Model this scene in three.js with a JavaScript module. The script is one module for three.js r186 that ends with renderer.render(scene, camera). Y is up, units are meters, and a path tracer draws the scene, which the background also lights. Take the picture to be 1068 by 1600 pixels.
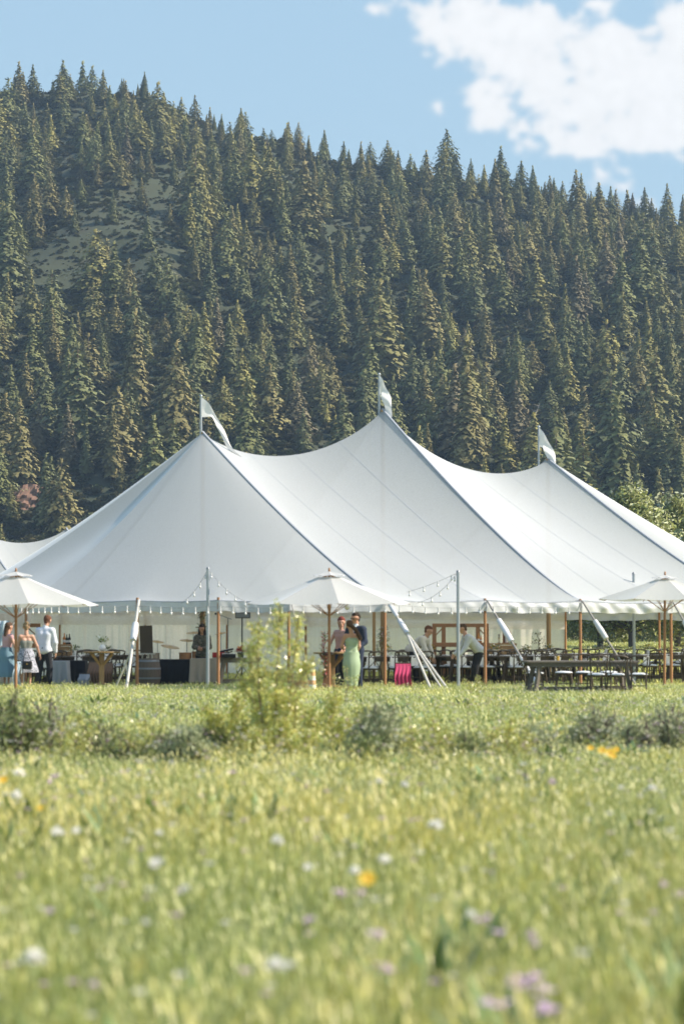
import * as THREE from 'three';
import { mergeGeometries, mergeVertices, toCreasedNormals } from 'three/addons/utils/BufferGeometryUtils.js';
import { RoundedBoxGeometry } from 'three/addons/geometries/RoundedBoxGeometry.js';
import { ImprovedNoise } from 'three/addons/math/ImprovedNoise.js';

// ---------------------------------------------------------------- camera, sun, sky, exposure
const EYE = 1.55, TILT = 2.70 * Math.PI / 180, F = 3778;          // F: focal length in pixels of the 1068 x 1600 photograph
const scene = new THREE.Scene();
const camera = new THREE.PerspectiveCamera(2 * Math.atan(800 / F) * 180 / Math.PI, 1068 / 1600, 0.5, 4000);
camera.position.set(0, EYE, 0);
camera.lookAt(0, EYE + Math.sin(TILT) * 10, -Math.cos(TILT) * 10);
camera.focus = 330; camera.userData.fStop = 2.1;
const renderer = new THREE.WebGLRenderer();
renderer.toneMapping = THREE.LinearToneMapping;
renderer.toneMappingExposure = 2.4;
renderer.shadowMap.enabled = true;

const SUN_EL = 38 * Math.PI / 180, SUN_AZ = -6 * Math.PI / 180;   // azimuth: almost straight from the right, a little towards the camera
const SUN = new THREE.Vector3(Math.cos(SUN_EL) * Math.cos(SUN_AZ), Math.sin(SUN_EL), -Math.cos(SUN_EL) * Math.sin(SUN_AZ));
const sun = new THREE.DirectionalLight(0xfff0da, 3.6);
sun.position.copy(SUN).multiplyScalar(900); sun.position.z -= 120;
sun.target.position.set(0, 0, -120); scene.add(sun, sun.target);
sun.shadow.camera.left = -160; sun.shadow.camera.right = 160; sun.shadow.camera.top = 120; sun.shadow.camera.bottom = -120;
sun.shadow.camera.near = 1; sun.shadow.camera.far = 2200; sun.shadow.mapSize.set(4096, 4096); sun.name = 'sun';
scene.fog = new THREE.FogExp2(0xb0d0f0, 0.00021);

const inoise = new ImprovedNoise();
const fbm = (x, y, z, oct = 4) => { let s = 0, a = 0.5, f = 1; for (let i = 0; i < oct; i++) { s += a * inoise.noise(x * f, y * f, z * f); a *= 0.52; f *= 2.03; } return s; };
const smooth = (x, a, b) => { const t = Math.min(1, Math.max(0, (x - a) / (b - a))); return t * t * (3 - 2 * t); };
const lerp = (a, b, t) => a + (b - a) * t;
{
  // the sky: a blue gradient with a whitish glow round the sun and cumulus clouds of one kind all over it
  const K = 0.75, W = 4096, H = 2048, data = new Float32Array(W * H * 4);
  const puffs = [[668, 18, 66, 42], [718, 48, 58, 48], [832, 22, 56, 36], [858, 48, 36, 28], [800, 92, 70, 40], [880, 112, 86, 58], [955, 92, 80, 42], [960, 162, 110, 74],
    [1040, 130, 60, 84], [1100, 160, 110, 90], [778, 170, 50, 27], [905, 212, 64, 34], [1010, 214, 60, 28], [1066, 22, 34, 24], [685, 172, 11, 15], [575, 10, 34, 14], [930, 5, 20, 8], [742, 140, 30, 20], [1180, 60, 70, 40], [1250, 150, 110, 60]];
  const other = [];                                                 // further clouds round the rest of the sky
  let seed = 77; const rnd = () => (seed = (seed * 16807) % 2147483647) / 2147483647;
  for (let k = 0; k < 46; k++) { const az = rnd() * 6.283, el = 0.12 + rnd() * 0.55, n = 3 + Math.floor(rnd() * 4); for (let j = 0; j < n; j++) other.push([az + (rnd() - 0.5) * 0.16, el + (rnd() - 0.5) * 0.04, 0.03 + rnd() * 0.05, 0.014 + rnd() * 0.022]); }
  const ct = Math.cos(TILT), st = Math.sin(TILT);
  const buckets = Array.from({ length: 64 }, () => []);
  for (const o of other) for (let b = -3; b <= 3; b++) { const i = ((Math.floor(o[0] / 6.2832 * 64) + b) % 64 + 64) % 64; buckets[i].push(o); }
  for (let row = 0; row < H; row++) {
    const el = ((row + 0.5) / H - 0.5) * Math.PI, y = Math.sin(el), ce = Math.cos(el);
    const g = Math.pow(Math.max(y, 0), 0.5);
    for (let col = 0; col < W; col++) {
      const az = ((col + 0.5) / W - 0.5) * 2 * Math.PI, x = Math.cos(az) * ce, z = Math.sin(az) * ce, i = (row * W + col) * 4;
      if (y < -0.02) { data[i] = 0.16; data[i + 1] = 0.2; data[i + 2] = 0.22; data[i + 3] = 1; continue; }
      const cs = x * SUN.x + y * SUN.y + z * SUN.z, glow = 0.26 * Math.exp((cs - 1) * 9) + 0.07 * (cs * 0.5 + 0.5);
      let r = lerp(0.315, 0.095, g) + glow * 0.9, gr = lerp(0.42, 0.215, g) + glow * 0.95, b = lerp(0.455, 0.385, g) + glow;
      // cloud cover
      let d = 0;
      const depth = -z * ct + y * st;
      let near = false;
      if (depth > 0.6 && el < 0.55) {
        const px = 534 + F * x / depth, py = 800 - F * (y * ct + z * st) / depth;
        if (px > -300 && px < 1500) {
          near = true;
          for (const p of puffs) { const a = (px - p[0]) / p[2], c = (py - p[1]) / p[3], q = a * a + c * c; if (q < 6) d += Math.exp(-q * 0.9); }
        }
      }
      if (!near) {
        const a2 = (az + 6.2832) % 6.2832;
        for (const o of buckets[Math.floor(a2 / 6.2832 * 64) % 64]) { let da = Math.abs(a2 - o[0]); if (da > 3.14159) da = 6.2832 - da; const a = da * ce / o[2], c = (el - o[1]) / o[3], q = a * a + c * c; if (q < 6) d += Math.exp(-q * 0.9); }
      }
      if (d > 0.04) {
        const n = fbm(x * 52 + 3, y * 60, z * 52, 5), m = fbm(x * 200, y * 230 + 7, z * 200, 2);
        const c = smooth(Math.min(d, 1.6) * 0.98 + n * 2.15 + m * 0.85, 0.30, 1.05);
        const thick = smooth(Math.min(d, 1.5) + n * 0.9, 0.5, 1.5), lit = 0.535 + 0.03 * thick + m * 0.05 + n * 0.05;
        r = lerp(r, lit * 0.985, c * 0.97); gr = lerp(gr, lit * 0.99, c * 0.97); b = lerp(b, lit * 1.0, c * 0.97);
      }
      data[i] = r * K; data[i + 1] = gr * K; data[i + 2] = b * K; data[i + 3] = 1;
    }
  }
  const sky = new THREE.DataTexture(data, W, H, THREE.RGBAFormat, THREE.FloatType);
  sky.mapping = THREE.EquirectangularReflectionMapping; sky.magFilter = sky.minFilter = THREE.LinearFilter; sky.needsUpdate = true;
  scene.background = sky; scene.environment = sky;
}

// ---------------------------------------------------------------- helpers
const V = (x, y, z) => new THREE.Vector3(x, y, z);
let rngState = 12345;
const reseed = (n) => { rngState = n >>> 0; };
const R = () => { rngState = (rngState + 0x6D2B79F5) >>> 0; let t = rngState; t = Math.imul(t ^ (t >>> 15), t | 1); t ^= t + Math.imul(t ^ (t >>> 7), t | 61); return ((t ^ (t >>> 14)) >>> 0) / 4294967296; };
const rr = (a, b) => a + (b - a) * R();
// a place in the world from a pixel of the photograph and its distance in front of the lens
function at(px, py, D) {
  const a = (px - 534) / F, b = (800 - py) / F, ct = Math.cos(TILT), st = Math.sin(TILT);
  const t = D / (ct - b * st);
  return V(a * t, EYE + (st + b * ct) * t, -D);
}
const X = (px, D, y = 0) => (px - 534) / F * (D * Math.cos(TILT) + (y - EYE) * Math.sin(TILT));
const pixelOf = (x, y, z) => { const ct = Math.cos(TILT), st = Math.sin(TILT), d = -z * ct + (y - EYE) * st; return [534 + F * x / d, 800 - F * ((y - EYE) * ct + z * st) / d]; };

const counts = {};
function numbered(n) { const k = counts[n] = (counts[n] ?? -1) + 1; return k ? n + '_' + String(k).padStart(3, '0') : n; }
function tag(o, label, category, group, kind) {
  if (label) o.userData.label = label;
  if (category) o.userData.category = category;
  if (group) o.userData.group = group;
  if (kind) o.userData.kind = kind;
  return o;
}
function thing(name, label, category, [x, y, z] = [0, 0, 0], turn = 0, group) {
  const o = new THREE.Group(); o.name = numbered(name); o.position.set(x, y, z); o.rotation.y = turn; scene.add(o);
  return tag(o, label, category, group);
}
function clean(g) {
  const n = g.index ? g.toNonIndexed() : g;
  for (const k of Object.keys(n.attributes)) if (!['position', 'normal', 'uv', 'color'].includes(k)) n.deleteAttribute(k);
  if (!n.attributes.normal) n.computeVertexNormals();
  if (!n.attributes.uv) n.setAttribute('uv', new THREE.BufferAttribute(new Float32Array(n.attributes.position.count * 2), 2));
  return n;
}
function merged(list) { const l = [].concat(list).map(clean); return l.length === 1 ? l[0] : mergeGeometries(l); }
function part(name, geometry, material, parent, label) {
  const m = new THREE.Mesh(Array.isArray(geometry) ? merged(geometry) : geometry, material);
  m.name = name; parent.add(m); if (label) m.userData.label = label; return m;
}
function solo(name, geometry, material, label, category, group, kind) {
  const m = new THREE.Mesh(Array.isArray(geometry) ? merged(geometry) : geometry, material);
  m.name = numbered(name); scene.add(m); return tag(m, label, category, group, kind);
}
function copy(o, label, [x, y, z], turn = 0) {
  const c = o.clone(); c.name = numbered(o.name.replace(/_\d{3}$/, '')); c.position.set(x, y, z); c.rotation.y = turn; c.userData = { ...o.userData };
  if (label) c.userData.label = label; scene.add(c); return c;
}
const box = (w, h, d, x = 0, y = 0, z = 0, r = 0) => (r ? new RoundedBoxGeometry(w, h, d, 1, r) : new THREE.BoxGeometry(w, h, d)).translate(x, y, z);
function bar(a, b, r1, r2 = r1, seg = 8) {
  const d = V().subVectors(b, a), g = new THREE.CylinderGeometry(r2, r1, d.length(), seg, 1);
  g.applyQuaternion(new THREE.Quaternion().setFromUnitVectors(V(0, 1, 0), d.clone().normalize()));
  return g.translate((a.x + b.x) / 2, (a.y + b.y) / 2, (a.z + b.z) / 2);
}
function beam(a, b, w, t) {                                          // a rectangular bar
  const d = V().subVectors(b, a), g = new THREE.BoxGeometry(w, d.length(), t);
  g.applyQuaternion(new THREE.Quaternion().setFromUnitVectors(V(0, 1, 0), d.clone().normalize()));
  return g.translate((a.x + b.x) / 2, (a.y + b.y) / 2, (a.z + b.z) / 2);
}
const tube = (pts, r, seg = 24, rad = 6) => new THREE.TubeGeometry(new THREE.CatmullRomCurve3(pts), seg, r, rad, false);
const lathe = (pts, seg = 16) => new THREE.LatheGeometry(pts.map((p) => new THREE.Vector2(p[0], p[1])), seg);
function grid(nu, nv, f, uvScale = [1, 1]) {                          // a sheet f(u, v) -> Vector3
  const p = [], uv = [], idx = [];
  for (let j = 0; j <= nv; j++) for (let i = 0; i <= nu; i++) { const q = f(i / nu, j / nv); p.push(q.x, q.y, q.z); uv.push(i / nu * uvScale[0], j / nv * uvScale[1]); }
  for (let j = 0; j < nv; j++) for (let i = 0; i < nu; i++) { const a = j * (nu + 1) + i; idx.push(a, a + 1, a + nu + 2, a, a + nu + 2, a + nu + 1); }
  const g = new THREE.BufferGeometry();
  g.setAttribute('position', new THREE.Float32BufferAttribute(p, 3)); g.setAttribute('uv', new THREE.Float32BufferAttribute(uv, 2)); g.setIndex(idx); g.computeVertexNormals(); return g;
}
class Faces {                                                         // loose leaf-like faces, with a colour per face and, where given, the normal of the crown they clothe
  constructor() { this.p = []; this.c = []; this.n = []; }
  tri(a, b, c, col, nrm) {
    if (nrm && V().subVectors(b, a).cross(V().subVectors(c, a)).dot(nrm) < 0) [b, c] = [c, b];
    this.p.push(a.x, a.y, a.z, b.x, b.y, b.z, c.x, c.y, c.z); for (let i = 0; i < 3; i++) { this.c.push(...col); if (nrm) this.n.push(nrm.x, nrm.y, nrm.z); }
  }
  kite(o, dir, side, len, wid, col, fold = 0.15, nrm = null) {        // a folded leaf: a triangle each side of its midrib
    const tip = o.clone().addScaledVector(dir, len), mid = o.clone().addScaledVector(dir, len * 0.45), up = V().crossVectors(dir, side).multiplyScalar(wid * fold);
    const l = mid.clone().addScaledVector(side, wid / 2).add(up), r = mid.clone().addScaledVector(side, -wid / 2).add(up);
    this.tri(o, l, tip, col, nrm); this.tri(o, tip, r, col, nrm);
  }
  geometry() {
    const g = new THREE.BufferGeometry();
    g.setAttribute('position', new THREE.Float32BufferAttribute(this.p, 3)); g.setAttribute('color', new THREE.Float32BufferAttribute(this.c, 3));
    if (this.n.length === this.p.length) g.setAttribute('normal', new THREE.Float32BufferAttribute(this.n, 3)); else g.computeVertexNormals();
    return g;
  }
}
const randDir = () => { const z = rr(-1, 1), a = rr(0, 6.283), s = Math.sqrt(1 - z * z); return V(s * Math.cos(a), z, s * Math.sin(a)); };
const sideOf = (d) => { const s = V().crossVectors(d, Math.abs(d.y) > 0.9 ? V(1, 0, 0) : V(0, 1, 0)).normalize(); return s; };

// ---------------------------------------------------------------- materials
function noiseTex(n, fn, srgb = true) {
  const d = new Uint8Array(n * n * 4);
  for (let j = 0; j < n; j++) for (let i = 0; i < n; i++) { const c = fn(i / n, j / n), k = (j * n + i) * 4; for (let q = 0; q < 3; q++) d[k + q] = Math.max(0, Math.min(255, (Array.isArray(c) ? c[q] : c) * 255)); d[k + 3] = 255; }
  const t = new THREE.DataTexture(d, n, n); t.wrapS = t.wrapT = THREE.RepeatWrapping; t.magFilter = THREE.LinearFilter; t.minFilter = THREE.LinearMipmapLinearFilter; t.needsUpdate = true;
  if (srgb) t.colorSpace = THREE.SRGBColorSpace; return t;
}
const tileN = (u, v, f, s, oct = 4) => { const a = u * 6.2832, b = v * 6.2832, k = f / 6.2832; return fbm(Math.cos(a) * k + s, Math.sin(a) * k + Math.cos(b) * k, Math.sin(b) * k + s * 2, oct); };
const weaveTex = noiseTex(256, (u, v) => 0.93 + tileN(u, v, 40, 3, 3) * 0.12 + 0.02 * Math.sin(u * 256 * 1.57) * Math.sin(v * 256 * 1.57));
const grainTex = noiseTex(256, (u, v) => { const g = tileN(u, v * 0.12, 60, 5, 4) * 0.5 + tileN(u, v, 5, 9, 3) * 0.25; return 0.82 + g * 0.45; });
const lin = (r, g, b) => new THREE.Color().setRGB(r, g, b);
const std = (c, roughness = 0.85, extra = {}) => new THREE.MeshStandardMaterial({ color: c, roughness, side: THREE.DoubleSide, ...extra });
const leafy = (c, transmission = 0.4, roughness = 0.6, extra = {}) => new THREE.MeshPhysicalMaterial({ color: c, roughness, transmission, thickness: 0, side: THREE.DoubleSide, ...extra });
const MAT = {
  canopy: new THREE.MeshPhysicalMaterial({ color: lin(0.60, 0.65, 0.715), roughness: 0.85, transmission: 0.65, thickness: 0, side: THREE.DoubleSide, map: weaveTex, bumpMap: weaveTex, bumpScale: 0.001 }),
  flag: new THREE.MeshPhysicalMaterial({ color: lin(0.80, 0.81, 0.82), roughness: 0.8, transmission: 0.3, thickness: 0, side: THREE.DoubleSide }),
  wall: new THREE.MeshPhysicalMaterial({ color: lin(0.98, 0.92, 0.88), roughness: 0.92, transmission: 0.9, thickness: 0, side: THREE.DoubleSide, map: weaveTex }),
  valance: new THREE.MeshPhysicalMaterial({ color: lin(0.58, 0.61, 0.65), roughness: 0.6, transmission: 0.25, thickness: 0, side: THREE.DoubleSide }),
  seam: std(lin(0.29, 0.32, 0.37), 0.8), strap: std(lin(0.52, 0.51, 0.48), 0.6), webbing: std(lin(0.26, 0.25, 0.24), 0.8), sleeve: std(lin(0.62, 0.63, 0.65), 0.4),
  wood: std(lin(0.50, 0.25, 0.115), 0.65, { map: grainTex }), paleWood: std(lin(0.58, 0.36, 0.17), 0.7, { map: grainTex }), darkWood: std(lin(0.095, 0.066, 0.042), 0.5, { map: grainTex }), greyWood: std(lin(0.20, 0.175, 0.145), 0.8, { map: grainTex }),
  barrel: std(lin(0.19, 0.15, 0.125), 0.8, { map: grainTex }), hoop: std(lin(0.20, 0.22, 0.25), 0.5, { metalness: 0.5 }),
  metal: std(lin(0.36, 0.40, 0.44), 0.4, { metalness: 0.5 }), black: std(lin(0.012, 0.012, 0.014), 0.6), blackCloth: std(lin(0.014, 0.015, 0.02), 0.95), brass: std(lin(0.55, 0.36, 0.14), 0.35, { metalness: 0.85 }),
  linen: std(lin(0.33, 0.28, 0.24), 0.95, { map: weaveTex }), greyCloth: std(lin(0.30, 0.32, 0.36), 0.95), burlap: std(lin(0.20, 0.125, 0.085), 0.95, { map: weaveTex }), pink: std(lin(0.52, 0.05, 0.15), 0.9, { map: weaveTex }), white: std(lin(0.8, 0.79, 0.76), 0.8),
  umbrella: new THREE.MeshPhysicalMaterial({ color: lin(0.65, 0.67, 0.69), roughness: 0.88, transmission: 0.5, thickness: 0, side: THREE.DoubleSide, map: weaveTex }),
  cushion: std(lin(0.60, 0.64, 0.68), 0.9), red: std(lin(0.42, 0.025, 0.03), 0.7), board: std(lin(0.065, 0.05, 0.03), 0.8), orange: std(lin(0.55, 0.19, 0.05), 0.8),
  glass: new THREE.MeshPhysicalMaterial({ color: 0xffffff, roughness: 0.05, transmission: 1, thickness: 0, side: THREE.DoubleSide }), bulb: std(lin(0.75, 0.76, 0.78), 0.15), cord: std(lin(0.20, 0.21, 0.22), 0.7), socket: std(lin(0.6, 0.61, 0.63), 0.5),
  skin: std(lin(0.50, 0.285, 0.205), 0.55), skinTan: std(lin(0.40, 0.215, 0.15), 0.55), leafGreen: leafy(lin(0.20, 0.26, 0.05), 0.4, 0.5), bark: std(lin(0.19, 0.15, 0.10), 0.95), sageBark: std(lin(0.12, 0.095, 0.09), 0.95),
};
// ---------------------------------------------------------------- meadow ground and hill
const groundTex = noiseTex(1024, (u, v) => { const a = tileN(u, v, 22, 1, 5), b = tileN(u, v, 90, 4, 3), t = a + 0.5 * b; return [0.60 + t * 0.22, 0.60 + t * 0.20, 0.27 + t * 0.16]; });
groundTex.repeat.set(1, 1);
{
  const g = new THREE.PlaneGeometry(3000, 3000, 60, 60).rotateX(-Math.PI / 2).translate(0, 0, -700);
  const uv = g.attributes.uv, p = g.attributes.position; for (let i = 0; i < uv.count; i++) uv.setXY(i, p.getX(i) / 14, p.getZ(i) / 14);
  solo('ground', g, new THREE.MeshStandardMaterial({ map: groundTex, roughness: 1 }), 'wide flat meadow ground under the grass', 'ground', null, 'structure');
}
const inside = (px, py, poly) => { let c = false; for (let i = 0, j = poly.length - 1; i < poly.length; j = i++) { const [xi, yi] = poly[i], [xj, yj] = poly[j]; if (yi > py !== yj > py && px < (xj - xi) * (py - yi) / (yj - yi) + xi) c = !c; } return c; };
const open = [[262, 268], [292, 282], [296, 322], [250, 352], [300, 400], [270, 462], [200, 470], [150, 420], [110, 452], [40, 520], [-40, 540], [-40, 470], [50, 400], [130, 338], [200, 300]];   // the grassy strip where few trees stand
// ridge height of the wooded hill along x, and how the slope climbs to it
const RIDGE = [[-420, 178], [-200, 190], [-128, 196], [-100, 197], [-80, 198], [-66, 194], [-48, 184], [-24, 179], [-4, 171], [16, 170], [44, 166], [63, 161], [78, 158], [101, 151], [116, 149], [127, 146], [180, 132], [420, 100]];
const ridgeAt = (x) => { let i = 0; while (i < RIDGE.length - 2 && RIDGE[i + 1][0] < x) i++; const [a, b] = [RIDGE[i], RIDGE[i + 1]]; return lerp(a[1], b[1], Math.min(1, Math.max(0, (x - a[0]) / (b[0] - a[0])))); };
const BASE = 338, CREST = 655;
function hillAt(x, z) {
  const D = -z, k = (D - BASE) / (CREST - BASE), xr = x * 900 / Math.max(D, 300), r = (ridgeAt(xr) + 18) * CREST / 900 - 9.5;
  if (k <= 0) return k * 8 - 0.4;
  const rise = k < 1 ? Math.pow(k, 1.06) : 1 - (k - 1) * 0.35;
  const gully = (fbm(x * 0.013 + 5, 0, z * 0.008, 3) * 20 + fbm(x * 0.05, 3, z * 0.05, 3) * 6) * smooth(k, 0, 0.35) * (1 - 0.75 * smooth(k, 0.7, 1));
  return r * rise + gully;
}
{
  const g = grid(200, 170, (u, v) => { const D = 325 + v * 560, x = lerp(-0.36, 0.36, u) * (D + 250); return V(x, hillAt(x, -D), -D); });
  const p = g.attributes.position, c = new Float32Array(p.count * 3);
  for (let i = 0; i < p.count; i++) {
    const x = p.getX(i), z = p.getZ(i), t = smooth(fbm(x * 0.03, 1, z * 0.03, 4) + 0.1, -0.25, 0.35), q = smooth(fbm(x * 0.16, 8, z * 0.16, 3), 0.05, 0.3);
    c.set([lerp(0.029, 0.040, t) + q * 0.010, lerp(0.039, 0.049, t), lerp(0.020, 0.025, t)], i * 3);
  }
  g.setAttribute('color', new THREE.BufferAttribute(c, 3));
  solo('hill', g, new THREE.MeshStandardMaterial({ vertexColors: true, roughness: 1 }), 'steep wooded hillside with an open grassy strip behind the tents', 'hill', null, 'structure');
}
{ // reddish bare earth at the foot of the hill, left
  const z0 = -392, x0 = X(45, 392, 15), base = hillAt(x0, z0);
  const g = grid(30, 14, (u, v) => { const a = (u - 0.5) * 12, w = 1 - Math.pow(Math.abs(u - 0.5) * 2, 2.4), y = v * (6.2 * w + 0.4); return V(x0 + a, base - 2.4 + y + fbm(u * 9, v * 6, 2, 3) * 0.8, z0 + 2.2 - v * 4.4 + fbm(u * 7, v * 9, 5, 3) * 1.4); });
  solo('earth_bank', toCreasedNormals(g, 0.4), std(lin(0.23, 0.135, 0.095), 1, { map: groundTex.clone() && weaveTex }), 'bare reddish earth bank at the foot of the hill above the left tent', 'earth bank', null, 'structure');
}

// ---------------------------------------------------------------- conifers
function conifer(seed, ratio, tiers, ragged, point = 0.80, n = 1080) {               // a tree of height 1: [crown, trunk]; needle sprays shingled over a tiered, lobed cone
  reseed(seed);
  const f = new Faces(), lobes = [...Array(tiers)].map(() => [rr(0, 6.28), 3 + Math.floor(R() * 3), rr(0.78, 1.15)]);
  const radius = (t, a) => {
    const k = Math.min(tiers - 1, Math.floor((1 - t) / 0.93 * tiers)), saw = (1 - t) / 0.93 * tiers - k, [ph, m, sz] = lobes[k];
    const prof = Math.pow(Math.max(0, 1 - t), point) * (t < 0.24 ? 0.66 + t * 1.42 : 1);
    return ratio * prof * sz * (0.72 + 0.36 * saw) * (1 + ragged * Math.sin(a * m + ph) + ragged * 0.6 * Math.sin(a * (m + 3) - ph)) + 0.006;
  };
  for (let i = 0; i < n; i++) {
    const t = 0.99 - 0.91 * Math.sqrt((i + R()) / n), a = R() * 6.283, deep = R() < 0.25 ? rr(0.35, 0.8) : rr(0.82, 1.04), r = radius(t, a) * deep;
    const dr = rr(0.5, 1.35) * (t > 0.92 ? -1 : 1), d = V(Math.cos(a + rr(-0.5, 0.5)), -dr, Math.sin(a + rr(-0.5, 0.5))).normalize(), side = V(-Math.sin(a), rr(-0.35, 0.35), Math.cos(a)).normalize(), dark = rr(0.80, 1.2), s = 0.65 + 0.45 * (1 - t);
    f.kite(V(Math.cos(a) * Math.max(0, r - 0.03), t + 0.012, Math.sin(a) * Math.max(0, r - 0.03)), d, side, rr(0.046, 0.070) * s, rr(0.032, 0.048) * s, [0.96 * dark, dark, 0.86 * dark], -0.18, V(Math.cos(a) + rr(-0.15, 0.15), rr(0.2, 0.6), Math.sin(a) + rr(-0.15, 0.15)).normalize());
  }
  for (let k = 0; k < 8; k++) { const a = k * 0.8; f.kite(V(0, 0.945 - k * 0.006, 0), V(Math.cos(a) * 0.2, 1, Math.sin(a) * 0.2).normalize(), V(-Math.sin(a), 0, Math.cos(a)), 0.06, 0.022, [1, 1, 0.9], 0.15, V(Math.cos(a), 0.5, Math.sin(a)).normalize()); }
  const trunk = new THREE.CylinderGeometry(0.002, 0.015, 0.95, 6, 4).translate(0, 0.445, 0);
  return [f.geometry(), clean(trunk)];
}
const coniferKinds = [conifer(11, 0.185, 12, 0.16), conifer(12, 0.205, 10, 0.22, 0.70), conifer(13, 0.155, 14, 0.12), conifer(14, 0.22, 8, 0.30, 0.58), conifer(15, 0.195, 11, 0.28, 0.74), conifer(16, 0.17, 13, 0.18)];
const needles = [lin(0.205, 0.188, 0.072), lin(0.140, 0.150, 0.068), lin(0.205, 0.176, 0.076), lin(0.170, 0.176, 0.070), lin(0.265, 0.238, 0.085), lin(0.180, 0.150, 0.095)].map((c) => leafy(c, 0.12, 0.9, { vertexColors: true }));
const coniferTrunk = std(lin(0.13, 0.095, 0.075), 1);
{
  reseed(501);
  const SIL = [[-60, 850], [0, 846], [110, 838], [316, 676], [465, 708], [597, 640], [745, 731], [848, 718], [930, 795], [1068, 785], [1130, 785]];
  const silAt = (px) => { for (let i = 0; i < SIL.length - 1; i++) if (px <= SIL[i + 1][0]) return lerp(SIL[i][1], SIL[i + 1][1], (px - SIL[i][0]) / (SIL[i + 1][0] - SIL[i][0])); return 785; };
  const sites = [];
  for (let D = 348; D < 700; D += 6.3) {
    for (let x = -0.2 * D - 30; x < 0.2 * D + 30; x += 6.3) {
      const xx = x + rr(-3.0, 3.0), zz = -(D + rr(-3.0, 3.0)), y = hillAt(xx, zz), [px, py] = pixelOf(xx, y, zz);
      const clump = fbm(xx * 0.04, 2, zz * 0.03, 3);
      let keep = 0.80 + clump * 1.7;
      if (inside(px, py, open)) keep = 0.14 + Math.max(0, clump) * 1.2;
      if (D < 375) keep *= 0.8;
      if (px < 110 && px > 5 && py > 838 && py < 905) keep = 0;
      if (R() > keep) continue;
      let h = rr(8.0, 14.5) * (R() < 0.24 ? rr(1.2, 1.65) : 1) * (R() < 0.28 ? rr(0.4, 0.65) : 1);
      h *= lerp(1.0, 0.78, smooth(D, 380, 640)); if (D > 625) h *= 0.72 + 0.3 * R();
      sites.push({ x: xx, y: y - 0.25, z: zz, h, kind: Math.floor(R() * 6), mat: R() < 0.10 ? 4 : R() < 0.06 ? 5 : Math.floor(R() * 4), turn: R() * 6.28, wide: rr(1.25, 1.7), tone: rr(0.68, 1.32) });
    }
  }
  for (const s of sites) { const [px, py] = pixelOf(s.x, s.y + s.h, s.z); s.px = px; s.py = py; s.size = s.h / -s.z; s.shown = px > -5 && px < 1073 && py > 0 && py < silAt(px) - 18 ? s.size : 0; }
  sites.sort((a, b) => b.shown - a.shown);
  const zone = (s) => {
    const row = s.py > 660 ? 'lowest on the hillside' : s.py > 580 ? 'low on the hillside' : s.py > 500 ? 'on the mid slope' : s.py > 400 ? 'on the upper slope' : s.py > 300 ? 'high on the hillside' : 'near the ridge';
    const colm = s.px < 90 ? 'at the left edge' : s.px < 215 ? 'left of the tent peaks' : s.px < 330 ? 'above the left tent peak' : s.px < 460 ? 'right above the left tent peak' : s.px < 560 ? 'left above the middle peak' : s.px < 660 ? 'above the middle peak' : s.px < 780 ? 'between middle and right peaks' : s.px < 900 ? 'above the right tent peak' : 'at the right edge';
    const form = ['pointed', 'broad', 'narrow', 'wide ragged', 'uneven', 'slim'][s.kind], tint = ['olive', 'dark green', 'brownish', 'green', 'yellowish', 'grey brown'][s.mat], big = s.h > 17 ? 'tall ' : s.h < 10 ? 'short ' : '';
    return [row, colm, big + form + ' ' + tint];
  };
  const protos = {};
  let made = 0;
  for (const s of sites.slice(0, 300)) {
    if (!s.shown) break;
    const key = s.kind + '_' + s.mat, [row, colm, look] = zone(s), label = look + ' conifer ' + row + ', ' + colm, group = look + ' conifers ' + row + ' ' + colm;
    let o;
    if (protos[key]) o = copy(protos[key], label, [s.x, s.y, s.z], s.turn);
    else {
      o = protos[key] = thing('conifer_tree', label, 'tree', [s.x, s.y, s.z], s.turn);
      part('crown', coniferKinds[s.kind][0], needles[s.mat], o); part('trunk', coniferKinds[s.kind][1], coniferTrunk, o);
    }
    o.userData.group = group; o.scale.set(s.h * s.wide, s.h, s.h * s.wide); made++;
  }
  const rest = sites.slice(made), forest = thing('conifer_forest', 'dense conifer forest of many small trees covering the hillside up to the ridge', 'forest'); forest.userData.kind = 'stuff';
  for (let k = 0; k < 6; k++) {
    const l = rest.filter((s) => s.kind === k), m4 = new THREE.Matrix4(), q = new THREE.Quaternion(), up = V(0, 1, 0);
    for (const [n, g, mat] of [['crown', coniferKinds[k][0], needles[1]], ['trunk', coniferKinds[k][1], coniferTrunk]]) {
      const im = new THREE.InstancedMesh(g, mat, l.length); im.name = n; im.userData.kind = 'stuff';
      l.forEach((s, i) => { im.setMatrixAt(i, m4.compose(V(s.x, s.y, s.z), q.setFromAxisAngle(up, s.turn), V(s.h * s.wide, s.h, s.h * s.wide))); if (n === 'crown') { const b = needles[s.mat].color; im.setColorAt(i, lin(b.r / 0.140 * s.tone, b.g / 0.150 * s.tone, b.b / 0.068 * s.tone)); } });
      forest.add(im);
    }
  }
}
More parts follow.
